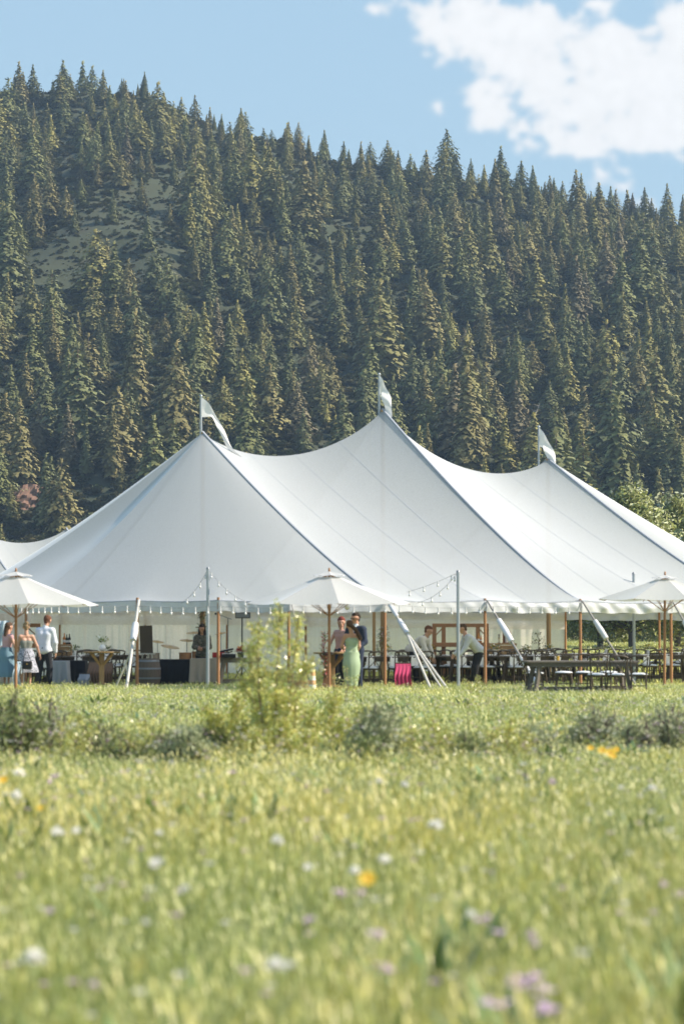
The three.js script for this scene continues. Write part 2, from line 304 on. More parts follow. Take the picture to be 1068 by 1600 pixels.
{ // low shrubs on the open strip of the hill
  reseed(640);
  const f = new Faces(); for (let i = 0; i < 90; i++) { const d = randDir(); d.y = Math.abs(d.y); const o = V(d.x * 0.5 * R(), d.y * 0.4, d.z * 0.5 * R()); const t = rr(0.7, 1.2); f.kite(o, d, sideOf(d), 0.45, 0.34, [t, t, t]); }
  const g = f.geometry(), n = 30000, im = new THREE.InstancedMesh(g, leafy(lin(0.085, 0.100, 0.042), 0.15, 0.95, { vertexColors: true }), n), m4 = new THREE.Matrix4(), q = new THREE.Quaternion();
  for (let i = 0; i < n; i++) { const D = rr(345, 665), x = rr(-0.2, 0.2) * D, s = rr(0.4, 1.6) * (inside(...pixelOf(x, hillAt(x, -D), -D), open) ? 0.55 : 1); im.setMatrixAt(i, m4.compose(V(x, hillAt(x, -D) - 0.1, -D), q.setFromAxisAngle(V(0, 1, 0), R() * 6.28), V(s * 1.3, s, s * 1.3))); const t = rr(0.7, 1.3); im.setColorAt(i, lin(t * rr(0.9, 1.3), t, t * rr(0.8, 1.1))); }
  im.name = 'hill_shrubs'; scene.add(im); tag(im, 'low scrub scattered over the open ground of the hillside', 'shrubs', null, 'stuff');
}
for (const [px, py, D, tilt, h] of [[815, 630, 430, -0.35, 9], [666, 585, 445, 0.05, 6], [318, 340, 560, 0.12, 7], [300, 310, 566, -0.1, 5]]) {  // bleached dead trunks on the slope
  reseed(700 + px); const p = at(px, py, D); p.y = hillAt(p.x, p.z);
  const l = [bar(V(0, 0, 0), V(tilt * -h, h, 0), 0.17, 0.04, 6)];
  for (let k = 0; k < 7; k++) { const t = rr(0.35, 0.95), a = R() * 6.28; l.push(bar(V(tilt * -h * t, h * t, 0), V(tilt * -h * t + Math.cos(a) * 1.1, h * t + 0.3, Math.sin(a) * 1.1), 0.05, 0.015, 5)); }
  const o = thing('dead_tree', { 815: 'bleached leaning dead trunk on the right of the hillside', 666: 'pale upright snag above the gap between middle and right peaks', 318: 'grey dead tree beside the open grassy strip, right one', 300: 'short grey dead tree beside the open grassy strip, left one' }[px], 'dead tree', [p.x, p.y, p.z]);
  part('trunk', l, std(lin(0.32, 0.29, 0.27), 0.9), o);
}

// ---------------------------------------------------------------- broadleaf trees beyond the meadow
function broadleaf(seed, h, w, lumps, leaf, n, base = 0.25) {
  reseed(seed);
  const f = new Faces(), wood = [bar(V(0, 0, 0), V(rr(-0.2, 0.2), h * 0.5, 0), h * 0.024, h * 0.014, 7)], cs = [];
  for (let k = 0; k < lumps; k++) {
    const t = lerp(base, 0.95, Math.pow(k / lumps, 0.85)), a = k * 2.4 + rr(-0.4, 0.4), wide = w * 0.5 * Math.sin(Math.PI * Math.min(0.92, t * 0.75 + 0.2)), r = wide * rr(0.35, 0.9) * (t > 0.85 ? 0.3 : 1);
    const c = V(Math.cos(a) * r, h * t, Math.sin(a) * r), s = w * rr(0.13, 0.2); cs.push([c, s]);
    wood.push(bar(V(0, h * Math.max(0.1, t * 0.6), 0), c, h * 0.009, h * 0.003, 5));
  }
  for (let i = 0; i < n; i++) {
    const [c, s] = cs[i % cs.length], d = randDir(), q = Math.pow(R(), 0.45), o = c.clone().add(V(d.x * s * q, d.y * s * q * 1.25, d.z * s * q));
    const dir = randDir(); dir.y -= 0.2; dir.normalize(); const t = rr(0.75, 1.25);
    f.kite(o, dir, sideOf(dir).applyAxisAngle(dir, rr(-1, 1)), leaf * rr(0.7, 1.3), leaf * rr(0.5, 0.8), [t * rr(0.95, 1.1), t, t * rr(0.8, 1.1)], 0.15, V(d.x + rr(-0.25, 0.25), d.y + rr(0, 0.5), d.z + rr(-0.25, 0.25)).normalize());
  }
  return [f.geometry(), merged(wood)];
}
const broadMats = [lin(0.255, 0.295, 0.09), lin(0.20, 0.24, 0.075), lin(0.10, 0.125, 0.045)].map((c) => leafy(c, 0.34, 0.95, { vertexColors: true }));
const broadWood = std(lin(0.11, 0.09, 0.075), 1);
{
  const list = [  // px of the trunk, py of the top, distance, crown width, tone, label
    [985, 776, 165, 8.4, 0, 'rounded bright green cottonwood rising behind the right end of the tent'],
    [1056, 788, 172, 7.0, 0, 'bright green cottonwood at the right edge beside a dark gap'],
    [936, 802, 168, 6.6, 0, 'bright green cottonwood half hidden by the sloping right edge of the tent'],
    [1115, 796, 160, 7, 0, 'bright green cottonwood just past the right edge'],
    [905, 950, 235, 5.2, 1, 'green willow beyond the meadow beside the tent opening'],
    [945, 975, 215, 4.2, 0, 'low light green shrub willow seen through the tent opening'],
    [975, 952, 232, 4.4, 1, 'green willow right of the low shrub willow beyond the meadow'],
    [1003, 948, 228, 4.6, 0, 'light green willow beyond the meadow right of the metal pole'],
    [1030, 950, 235, 4.4, 1, 'green willow beyond the meadow behind the right umbrella pole'],
    [1062, 945, 226, 5, 0, 'light green willow beyond the meadow at the right edge'],
    [870, 948, 240, 5, 1, 'green willow beyond the meadow behind the end of the tent wall'],
    [1105, 946, 232, 5, 1, 'green willow beyond the meadow just past the right edge'],
  ];
  let k = 0;
  for (const [px, py, D, w, tone, label] of list) {
    const p = at(px, py, D), h = p.y, o = thing(tone === 0 && h > 6 ? 'cottonwood_tree' : 'willow_tree', label, 'tree', [p.x, 0, p.z]), [c, t] = broadleaf(800 + k++, h, w, h > 6 ? 100 : 30, h > 6 ? 0.31 : 0.24, h > 6 ? 19000 : 3600, h > 6 ? 0.18 : 0.12);
    part('crown', c, broadMats[tone], o); part('trunk', t, broadWood, o);
  }
  // dark conifer trunks and shade trees behind the willows, seen through the opening of the tent
  const trunks = [[893, 262], [918, 268], [962, 258], [968, 262], [1001, 264], [1022, 268], [1049, 262], [1083, 264], [850, 262]];
  trunks.forEach(([px, D], i) => {
    const h = 8.5 + (i * 37 % 3), x = X(px, D), o = thing('spruce_tree', ['tall dark spruce left of the tent opening beyond the willows', 'dark spruce beyond the willows left of the metal pole', 'dark spruce with a thick trunk beyond the low willow', 'dark spruce standing close beside the thick trunked one', 'dark spruce with bare trunk right of the metal pole', 'dark spruce beyond the willows left of the right umbrella pole', 'dark spruce beyond the willows right of the right umbrella pole', 'dark spruce beyond the willows at the right edge', 'dark spruce beyond the willows behind the tent wall'][i], 'tree', [x, 0, -D], i);
    part('crown', coniferKinds[(i + 1) % 6][0], needles[1], o); part('trunk', coniferKinds[(i + 1) % 6][1], coniferTrunk, o);
    o.scale.set(h * 1.5, h, h * 1.5);
  });
}
// ---------------------------------------------------------------- the sailcloth tents
const TURN = 31 * Math.PI / 180, AX = V(Math.cos(TURN), 0, -Math.sin(TURN)), NX = V(Math.sin(TURN), 0, Math.cos(TURN));
function sailTent(name, label, spec) {
  const { origin, W, end, spacing, peaks, dips, eave, lowEnd = 0, slope = 1.18, wallFrom, wallTo, valance = 0.25, front } = spec, L = spacing * (peaks.length - 1);
  const o = thing(name, label, 'tent', [origin.x, 0, origin.z]);
  const plan = (s, w, y) => V(AX.x * s + NX.x * w, y, AX.z * s + NX.z * w);
  // eave poles: round the loop from the near side of the first peak, through the near side, right end, far side and left end
  const angles = spec.angles ?? [20, 33, 48, 72, 98, 124, 150];
  const eavePts = [];
  const low = (s) => eave - lowEnd * smooth(s, L * 0.55, L + end);
  for (let k = 0; k <= (peaks.length - 1) * 2; k++) eavePts.push([k * spacing / 2, W]);
  const rightAngles = [22, 45, 68, 88, 108, 131, 158];
  for (const a of rightAngles) eavePts.push([L + end * Math.sin(a * Math.PI / 180), W * Math.cos(a * Math.PI / 180)]);
  for (let k = (peaks.length - 1) * 2; k >= 0; k--) eavePts.push([k * spacing / 2, -W]);
  for (const a of [...angles].reverse()) eavePts.push([-end * Math.sin(a * Math.PI / 180), W * Math.cos(a * Math.PI / 180)]);
  const g = (q) => Math.pow(1 - q, slope);
  const between = (A, B, t) => { const dip = Math.sin(Math.PI * t), pull = 1 - 0.014 * dip; return [lerp(A[0], B[0], t), lerp(A[1], B[1], t), pull, dip]; };
  const ridge = (s) => { const k = Math.min(peaks.length - 2, Math.max(0, Math.floor(s / spacing))), t = Math.min(1, Math.max(0, s / spacing - k)); return lerp(peaks[k], peaks[k + 1], t) - (dips[k] ?? 0.9) * Math.pow(4 * t * (1 - t), 0.86); };
  // bays between the peaks, both sides
  for (let k = 0; k < peaks.length - 1; k++) {
    for (const side of [1, -1]) {
      const skin = (u, q, lift = 0) => {
        const s = (k + u) * spacing, half = (u * 2) % 1, dip = Math.sin(Math.PI * (u === 1 ? 1 : half)), ey = low(s) - 0.035 * dip * Math.pow(q, 8), w = W * (1 - 0.012 * dip * Math.pow(q, 4));
        const pucker = 0.045 * Math.pow(q, 9) * Math.abs(Math.cos(Math.PI * u * 2));
        return plan(s, side * w * q, ey + (ridge(s) - ey) * g(q) + pucker + lift + (0.035 * fbm(s * 0.35, 4, w * q * side * 0.22, 3) + 0.010 * fbm(s * 1.6, 7, w * q * 0.9, 2)) * q * (1 - q * 0.6));
      };
      const gm = grid(40, 30, (u, q) => skin(u, q), [6, 10]);
      const bay = part('canopy_panel', gm, MAT.canopy, o);
      for (const u of [0.25, 0.5, 0.75]) part('panel_seam', grid(1, 40, (a, q) => skin(u + (a - 0.5) * 0.035 / spacing, q, 0.007)), MAT.canopy, bay);
    }
  }
  // rounded ends: flat facets fanning out from the end peaks
  // rounded ends: a smooth cone that only near the eave follows the straight lines from pole to pole; one crease where the corner pole pulls
  const ripple = (a, b) => 0.035 * fbm(a * 0.35, 4, b * 0.22, 3) + 0.010 * fbm(a * 1.6, 7, b * 0.9, 2);   // the skin is never quite even
  const endFan = (s0, top, pts, crease) => {
    const list = [], runs = [], n = pts.length - 1;
    let from = 0; for (const c of [...crease, n]) { runs.push([from, c]); from = c; }
    for (const [i0, i1] of runs) {
      const turnOf = ([a, b]) => Math.atan2((a - s0) / end, b / W), sgn = s0 > 0 ? 1 : -1, th = pts.slice(i0, i1 + 1).map((p) => { const q = turnOf(p); return sgn > 0 ? q : q > 0.01 ? q - 6.28318 : q; });
      list.push(grid(10 * (i1 - i0), 40, (u, q) => {
        const t = u * (i1 - i0), k = Math.min(i1 - i0 - 1, Math.floor(t)), [es, ew, pull, dip] = between(pts[i0 + k], pts[i0 + k + 1], t - k), ang = lerp(th[k], th[k + 1], t - k), c = { x: s0 + end * Math.sin(ang), z: W * Math.cos(ang) }, m = Math.pow(q, 10), ey = low(es) - 0.035 * dip * Math.pow(q, 8);
        const ps = lerp(c.x, s0 + (es - s0) * pull, m), pw = lerp(c.z, ew * pull, m);
        return plan(s0 + (ps - s0) * q, pw * q, ey + (top - ey) * g(q) - Math.sin(Math.PI * u) * Math.sin(Math.PI * q) * (i1 - i0 === 1 ? 0.24 : crease.length ? 0.08 : 0.03) + ripple(ps * q, pw * q) * q * (1 - q * 0.6));
      }, [2 * (i1 - i0), 10]));
    }
    return list;
  };
  const nNear = (peaks.length - 1) * 2, nR = rightAngles.length;
  const rightPts = eavePts.slice(nNear, nNear + nR + 2), leftStart = nNear + nR + 1 + nNear, leftPts = [...eavePts.slice(leftStart), eavePts[0]];
  part('canopy_end', endFan(0, peaks[0], leftPts, [leftPts.length - 6, leftPts.length - 5]), MAT.canopy, o);
  part('canopy_end', endFan(L, peaks[peaks.length - 1], rightPts, []), MAT.canopy, o);
  // raised seams from every peak to the eaves
  peaks.forEach((top, k) => {
    const s = k * spacing;
    for (const side of [1, -1]) {
      const ey = low(s), prof = (q) => ey + (top - ey) * g(q);
      const strip = (off, lift) => grid(2, 40, (u, q) => plan(s + off + (u - 0.5) * 0.06, side * W * q, prof(q) + lift + 0.012 * (1 - Math.abs(u - 0.5) * 2)));
      const edge = [];
      for (const sg of [-1, 1]) edge.push(grid(1, 40, (u, q) => plan(s + sg * 0.03, side * W * q, prof(q) + 0.035 - u * 0.07)));
      part('seam', [strip(0, 0.035), ...edge], MAT.seam, o);
    }
  });
  // valance hanging from the eave, gathered in small folds
  const vs = [], n = eavePts.length;
  for (let i = 0; i < n; i++) {
    const A = eavePts[i], B = eavePts[(i + 1) % n];
    vs.push(grid(44, 5, (u, v) => {
      const [s, w, pull, dip] = between(A, B, u), c = Math.min(Math.max(s, 0), L), ss = c + (s - c) * pull, ww = w * pull;
      const d = plan(s - c, w, 0).normalize(), right = smooth(s, spacing * 0.2, spacing * 0.7), amp = (0.012 + 0.05 * right) * Math.sin(Math.PI * Math.min(1, v * 1.1));
      const wav = Math.sin(u * 44 * 0.9 + i * 1.7) * 0.6 + Math.sin(u * 23 + i) * 0.5;
      return plan(ss, ww, low(s) - 0.035 * dip - v * (valance + 0.015 * Math.sin(u * 18 + i))).addScaledVector(d, 0.02 + amp * (wav + 0.4 * right));
    }));
  }
  part('valance', vs, MAT.valance, o);
  const rope = []; for (let i = 0; i < n; i++) { const A = eavePts[i], B = eavePts[(i + 1) % n]; for (let j = 0; j < 6; j++) { const q = (t) => { const [s, w, pull, dip] = between(A, B, t), c = Math.min(Math.max(s, 0), L); return plan(c + (s - c) * pull, w * pull, low(s) - 0.03 * dip + 0.005); }; rope.push(bar(q(j / 6), q((j + 1) / 6), 0.018, 0.018, 5)); } }
  part('eave_rope', rope, MAT.seam, o);
  // poles
  eavePts.forEach(([s, w], i) => { if (spec.poles === false) return; const e = low(s); part('side_pole', [bar(plan(s, w * 0.995, -0.05), plan(s, w * 0.995, e + 0.08), 0.042, 0.036, 10)], MAT.wood, o); });
  peaks.forEach((h, k) => part('centre_pole', [bar(plan(k * spacing, 0, 0), plan(k * spacing, 0, h), 0.075, 0.06, 12)], MAT.paleWood, o));
  // side walls round the back
  if (wallFrom !== undefined) {
    for (let i = wallFrom; i < wallTo; i++) {
      const A = eavePts[i], B = eavePts[(i + 1) % n];
      const pt = (u, y, out) => { const s = lerp(A[0], B[0], u), w = lerp(A[1], B[1], u), c = Math.min(Math.max(s, 0), L), d = plan(s - c, w, 0).normalize(); return plan(s, w, y).addScaledVector(d, out - 0.06); };
      part('side_wall', [grid(40, 6, (u, v) => { const y = (1 - v) * (low(A[0]) - 0.30); return pt(u, y, 0.03 * Math.sin(u * 33 + i * 2) * (0.4 + v) + 0.02 * Math.sin(u * 71 + i) + 0.05 * fbm(u * 3 + i, v * 2, 1, 2)); }, [3, 2])], MAT.wall, o);
      part('wall_curtain', [grid(20, 3, (u, v) => pt(u, low(A[0]) - 0.02 - v * 0.56, -0.10 - 0.03 * Math.sin(v * 3.1) + 0.012 * Math.sin(u * 25)))], MAT.wall, o);
    }
  }
  return { o, plan, eavePts, low, L };
}
const main = sailTent('sailcloth_tent', 'big white three-peaked sailcloth tent with flags, in the middle of the meadow', {
  origin: V(X(316, 68), 0, -68), W: 9.7, end: 7, spacing: 5.97, peaks: [7.0, 7.92, 6.68], dips: [0.98, 1.02], eave: 2.17, lowEnd: 0.16, wallFrom: 10, wallTo: 20,
});
// what stands in the opening: the wall stops at the far right; it goes round the back to the left end
sailTent('small_sailcloth_tent', 'smaller white peaked tent standing behind at the left edge', { origin: V(X(103, 92) - 3.5 * AX.x, 0, -92 - 3.5 * AX.z), W: 5.5, end: 4.5, spacing: 3.5, peaks: [5.1, 5.26], dips: [0.5], eave: 2.1, wallFrom: 5, wallTo: 11, poles: true });
{ // masts and pennants on the peaks
  const O = main.o.position;
  const loc = (px, py, D) => at(px, py, D).sub(O);
  const data = [
    [[314, 676, 68.0], [314, 619], [[314, 620], [328, 633], [341, 655], [352, 678], [364, 700], [382, 719]], [[314, 652], [331, 652], [342, 672], [349, 690], [361, 706], [380, 720]], [68, 68.05, 68.1, 68.1, 68.1, 68.15]],
    [[592, 640, 71.1], [592, 585], [[592, 586], [599, 597], [607, 614], [612, 632], [611, 651]], [[592, 614], [595, 618], [598, 630], [603, 642], [609, 652]], [71.1, 71.1, 71.05, 71.0, 70.9]],
    [[841, 722, 74.1], [841, 667], [[841, 668], [852, 682], [864, 704], [868, 722], [868, 742]], [[841, 697], [848, 701], [853, 714], [860, 730], [866, 741]], [74.1, 74.1, 74.1, 74.05, 74.0]],
  ];
  for (const [[bx, by, D], [, ty], up, dn, ds] of data) {
    const foot = loc(bx, by + 6, D), top = loc(bx, ty, D);
    const mast = part('mast', [bar(foot, top, 0.035, 0.03, 8), new THREE.SphereGeometry(0.045, 10, 8).translate(top.x, top.y, top.z)], MAT.metal, main.o);
    const cu = new THREE.CatmullRomCurve3(up.map((p, i) => loc(p[0], p[1], ds[i]))), cd = new THREE.CatmullRomCurve3(dn.map((p, i) => loc(p[0], p[1], ds[i])));
    const flag = grid(24, 6, (u, v) => { const p = cu.getPoint(u).lerp(cd.getPoint(u), v); p.z += 0.06 * Math.sin(v * 5 + u * 9) * Math.min(1, u * 4); p.x += 0.02 * Math.sin(u * 14); return p; });
    part('pennant', flag, MAT.flag, mast);
  }
  const cap = V().copy(O); cap;
}
{ // guy lines from the side poles to stakes in the grass
  const { plan, eavePts, low, o } = main, O = o.position;
  const loc = (px, py, D) => at(px, py, D).sub(O);
  const line = (from, to, r, mat, nm) => part(nm, [bar(from, to, r, r, 6)], mat, o);
  const strapPiece = (A, B, t0, t1, r, nm = 'strap_cover', mat = MAT.sleeve) => { const a = A.clone().lerp(B, t0), b = A.clone().lerp(B, t1); const m = a.clone().lerp(b, 0.5); part(nm, [bar(a, m, r * 0.8, r, 9), bar(m, b, r, r * 0.85, 9)], mat, o); };
  const top = (i) => plan(eavePts[i][0], eavePts[i][1] + 0.05, low(eavePts[i][0]) + 0.02);
  // poles of the near long side: index 0..4 (first peak, half bay, second peak ...)
  const A0 = top(0);
  for (const [px, r] of [[674, 0.032], [692, 0.024], [701, 0.03]]) { const s = loc(px, 1080, 57.3), j = A0.clone().lerp(loc(690, 1080, 57.3), 0.36); part('guy_strap', [bar(j, s, r, r, 7)], MAT.strap, o); }
  const J = A0.clone().lerp(loc(690, 1080, 57.3), 0.37); line(A0, J, 0.03, MAT.strap, 'guy_strap'); strapPiece(A0, J, 0.05, 0.52, 0.06); strapPiece(A0, J, 0.62, 1.02, 0.075);
  const A1 = top(1), S1 = loc(846, 1082, 58.6); line(A1, S1, 0.03, MAT.webbing, 'guy_strap'); strapPiece(A1, S1, 0.22, 0.46, 0.085); strapPiece(A1, S1, 0.62, 0.78, 0.05); part('ratchet', [box(0.34, 0.06, 0.08, A1.x * 0.24 + S1.x * 0.76 + 0.1, A1.y * 0.24 + S1.y * 0.76, A1.z * 0.24 + S1.z * 0.76)], MAT.sleeve, o); strapPiece(A1, S1, 0.8, 0.97, 0.045);
  const A2 = top(2), S2 = loc(1000, 1082, 61.0); line(A2, S2, 0.026, MAT.webbing, 'guy_strap'); strapPiece(A2, S2, 0.22, 0.42, 0.08);
  const A3 = top(3), S3 = loc(1130, 1080, 62.4); line(A3, S3, 0.026, MAT.webbing, 'guy_strap'); strapPiece(A3, S3, 0.22, 0.46, 0.085);
  // the rounded left end: a broad white strap and a thin one at the pole left of the barrel
  const iL = eavePts.length - 3, AL = top(iL), SL = loc(197, 1081, 58.0), SL2 = loc(180, 1076, 59.0);
  line(AL, SL, 0.038, MAT.strap, 'guy_strap'); part('guy_strap', [bar(AL.clone().lerp(SL, 0.55), SL2, 0.022, 0.03, 6)], MAT.strap, o); strapPiece(AL, SL, 0.26, 0.45, 0.095);
  for (const i of [eavePts.length - 1, eavePts.length - 4]) { const a = top(i), d = plan(eavePts[i][0] - 0, eavePts[i][1], 0).normalize(); line(a, a.clone().addScaledVector(d, 1.9).setY(0), 0.014, MAT.webbing, 'guy_strap'); }
  for (const s of [loc(674, 1080, 57.3), S1, S2, S3, SL]) part('stake', [bar(s.clone().setY(-0.1), s.clone().setY(0.12), 0.02, 0.02, 6)], MAT.metal, o);
}
// ---------------------------------------------------------------- umbrellas
function umbrella(label, px, D, rad, rimY, apexY, turn) {
  const o = thing('market_umbrella', label, 'umbrella', [X(px, D), 0, -D], turn, null), N = 8; o.rotation.z = (px % 7 - 3) * 0.006; o.rotation.x = (px % 5 - 2) * 0.006;
  const c = (k, r) => V(Math.cos(k / N * 6.2832) * r, 0, Math.sin(k / N * 6.2832) * r);
  const vent = rad * 0.17, ventY = lerp(apexY, rimY, 0.14);
  for (let k = 0; k < N; k++) {
    part('canopy_panel', grid(10, 10, (u, v) => { const r = lerp(vent * 0.8, rad, v), a = c(k, r), b = c(k + 1, r), p = a.lerp(b, u), sag = Math.sin(Math.PI * u); p.multiplyScalar(1 - 0.03 * sag * v); p.y = lerp(ventY - 0.03, rimY, Math.pow(v, 0.93)) - 0.035 * sag * v; return p; }, [1, 2]), MAT.umbrella, o);
    const rb = bar(c(k, 0.05).setY(apexY - 0.1), c(k, rad * 0.985).setY(rimY - 0.025), 0.011, 0.009, 5), st = bar(c(k, 0.04).setY(rimY - 0.28), c(k, rad * 0.5).setY(lerp(ventY, rimY, 0.46) - 0.03), 0.009, 0.009, 5);
    part('rib', [rb, st], MAT.wood, o);
  }
  part('vent_cap', [...Array(N).keys()].map((k) => grid(4, 4, (u, v) => { const r = lerp(0.01, vent * 1.18, v), p = c(k, r).lerp(c(k + 1, r), u); p.y = lerp(apexY, ventY + 0.015, v) - 0.02 * Math.sin(Math.PI * u) * v; return p; })), MAT.umbrella, o);
  part('pole', [bar(V(0, 0, 0), V(0, apexY, 0), 0.034, 0.03, 10)], MAT.wood, o);
  part('finial', [lathe([[0.001, 0], [0.03, 0.01], [0.02, 0.04], [0.028, 0.07], [0.001, 0.1]], 10).translate(0, apexY - 0.01, 0)], MAT.wood, o);
  part('base', [lathe([[0.001, 0], [0.24, 0], [0.24, 0.04], [0.06, 0.06], [0.045, 0.12], [0.036, 0.12]], 18)], MAT.darkWood, o);
  return o;
}
umbrella('white market umbrella with a wooden pole at the left edge', 25, 55.5, 1.93, 2.03, 2.80, 0.28);
umbrella('white market umbrella in the centre over the couple at the high table', 514, 56.2, 1.92, 2.08, 2.82, 0.12);
umbrella('white market umbrella at the right edge in front of the open tent end', 1037, 60, 1.72, 2.20, 2.82, 0.2);
// ---------------------------------------------------------------- string lights on metal poles
function lightPole(label, px, topY, D) {
  const p = at(px, topY, D), o = thing('metal_pole', label, 'pole', [p.x, 0, p.z]);
  part('shaft', [bar(V(0, 0, 0), V(0, p.y - 0.03, 0), 0.042, 0.04, 10)], MAT.metal, o);
  part('cap', [new THREE.CylinderGeometry(0.03, 0.05, 0.05, 10).translate(0, p.y - 0.01, 0)], MAT.hoop, o);
  return V(p.x, p.y - 0.04, p.z);
}
function bulbs(label, pts, step, drop, group) {
  const o = thing('string_lights', label, 'string lights', [0, 0, 0], 0, group), curve = new THREE.CatmullRomCurve3(pts), len = curve.getLength();
  part('cord', [new THREE.TubeGeometry(curve, 40, 0.0045, 5)], MAT.cord, o);
  const g = merged([new THREE.SphereGeometry(0.027, 8, 6).scale(1, 1.35, 1).translate(0, -drop - 0.04, 0)]), s = merged([new THREE.CylinderGeometry(0.016, 0.018, drop + 0.02, 6).translate(0, -drop / 2, 0)]);
  for (let d = step * 0.5; d < len; d += step) { const p = curve.getPointAt(d / len); const b = part('bulb', g, MAT.bulb, o); b.position.copy(p); const k = part('socket', s, MAT.socket, b); k; }
}
{
  const T1 = lightPole('grey metal pole with string lights in front of the dark haired woman', 325, 887, 58.6), T2 = lightPole('grey metal pole with string lights in front of the bending waiter', 715, 892, 58.6), T3 = lightPole('grey metal pole left of the right umbrella', 989, 895, 66);
  const sag = (a, b, s) => [a, a.clone().lerp(b, 0.33).setY(lerp(a.y, b.y, 0.33) - s), a.clone().lerp(b, 0.66).setY(lerp(a.y, b.y, 0.66) - s), b];
  bulbs('string of bulbs running down left from the left metal pole to the eave', sag(T1, at(283, 943, 59.0), 0.10), 0.27, 0.05);
  bulbs('string of bulbs running down right from the left metal pole to the eave', sag(T1, at(392, 943, 58.4), 0.12), 0.27, 0.05);
  bulbs('lower string of bulbs from the middle metal pole down left to the eave', sag(T2, at(650, 943, 59.2), 0.12), 0.27, 0.05);
  bulbs('upper string of bulbs from the middle metal pole stretching left', sag(T2, at(636, 925, 58.6), 0.03), 0.36, 0.05);
  const e = (px, dy, D) => at(px, 945 + dy, D);
  bulbs('string of white bulbs hanging along the left part of the eave', [e(20, 4, 60.5), e(100, 3, 58.6), e(150, 3, 58.3), e(213, 2, 58.4), e(280, 5, 57.9), e(340, 3, 57.9), e(400, 5, 57.9), e(455, 3, 58.2)], 0.30, 0.10);
  bulbs('string of white bulbs hanging along the right part of the eave', [e(460, 3, 58.2), e(540, 4, 58.5), e(612, 1, 59.0), e(690, 5, 60.0), e(770, 3, 60.8), e(840, 4, 61.8), e(900, 5, 62.4)], 0.42, 0.10);
}
// ---------------------------------------------------------------- people: smooth fields of tapered capsules, meshed with surface nets
function nets(field, lo, hi, cell) {
  const n = [0, 1, 2].map((k) => Math.ceil((hi.getComponent(k) - lo.getComponent(k)) / cell) + 1), [nx, ny, nz] = n, f = new Float32Array(nx * ny * nz), id = (i, j, k) => (k * ny + j) * nx + i;
  for (let k = 0; k < nz; k++) for (let j = 0; j < ny; j++) for (let i = 0; i < nx; i++) f[id(i, j, k)] = field(lo.x + i * cell, lo.y + j * cell, lo.z + k * cell);
  const at3 = new Int32Array(nx * ny * nz).fill(-1), pos = [], idx = [];
  for (let k = 0; k < nz - 1; k++) for (let j = 0; j < ny - 1; j++) for (let i = 0; i < nx - 1; i++) {
    let sx = 0, sy = 0, sz = 0, c = 0;
    const corner = (a, b, d) => f[id(i + a, j + b, k + d)];
    const edge = (a, b, d, e, g, h) => { const p = corner(a, b, d), q = corner(e, g, h); if (p < 0 !== q < 0) { const t = p / (p - q); sx += a + t * (e - a); sy += b + t * (g - b); sz += d + t * (h - d); c++; } };
    for (let a = 0; a < 2; a++) for (let b = 0; b < 2; b++) { edge(0, a, b, 1, a, b); edge(a, 0, b, a, 1, b); edge(a, b, 0, a, b, 1); }
    if (c) { at3[id(i, j, k)] = pos.length / 3; pos.push(lo.x + (i + sx / c) * cell, lo.y + (j + sy / c) * cell, lo.z + (k + sz / c) * cell); }
  }
  const quad = (a, b, c, d, flip) => { if (a < 0 || b < 0 || c < 0 || d < 0) return; flip ? idx.push(a, c, b, a, d, c) : idx.push(a, b, c, a, c, d); };
  for (let k = 1; k < nz - 1; k++) for (let j = 1; j < ny - 1; j++) for (let i = 1; i < nx - 1; i++) {
    const s = f[id(i, j, k)] < 0;
    if (s !== f[id(i + 1, j, k)] < 0) quad(at3[id(i, j - 1, k - 1)], at3[id(i, j, k - 1)], at3[id(i, j, k)], at3[id(i, j - 1, k)], !s);
    if (s !== f[id(i, j + 1, k)] < 0) quad(at3[id(i - 1, j, k - 1)], at3[id(i - 1, j, k)], at3[id(i, j, k)], at3[id(i, j, k - 1)], !s);
    if (s !== f[id(i, j, k + 1)] < 0) quad(at3[id(i - 1, j - 1, k)], at3[id(i, j - 1, k)], at3[id(i, j, k)], at3[id(i - 1, j, k)], !s);
  }
  const g = new THREE.BufferGeometry(); g.setAttribute('position', new THREE.Float32BufferAttribute(pos, 3)); g.setIndex(idx); g.computeVertexNormals(); return g;
}
// caps: [a, b, ra, rb] ; k: how softly they join ; cut: capsules taken away
function blob(caps, k = 0.03, cell = 0.018, cut = []) {
  const lo = V(9, 9, 9), hi = V(-9, -9, -9);
  for (const [a, b, ra, rb] of caps) for (const [p, r] of [[a, ra], [b, rb]]) { lo.min(p.clone().subScalar(r + k + cell)); hi.max(p.clone().addScalar(r + k + cell)); }
  const pre = (l) => l.map(([a, b, ra, rb]) => { const d = V().subVectors(b, a), dd = d.lengthSq() || 1e-9; return [a.x, a.y, a.z, d.x, d.y, d.z, dd, ra, rb - ra]; });
  const C = pre(caps), K = pre(cut);
  const dist = (c, x, y, z) => { const px = x - c[0], py = y - c[1], pz = z - c[2]; let t = (px * c[3] + py * c[4] + pz * c[5]) / c[6]; t = t < 0 ? 0 : t > 1 ? 1 : t; const ax = px - t * c[3], ay = py - t * c[4], az = pz - t * c[5]; return Math.sqrt(ax * ax + ay * ay + az * az) - c[7] - t * c[8]; };
  return nets((x, y, z) => {
    let d = 9; for (const c of C) { const e = dist(c, x, y, z), h = Math.max(k - Math.abs(d - e), 0) / k; d = Math.min(d, e) - h * h * k * 0.25; }
    for (const c of K) d = Math.max(d, -dist(c, x, y, z));
    return d;
  }, lo, hi, cell);
}
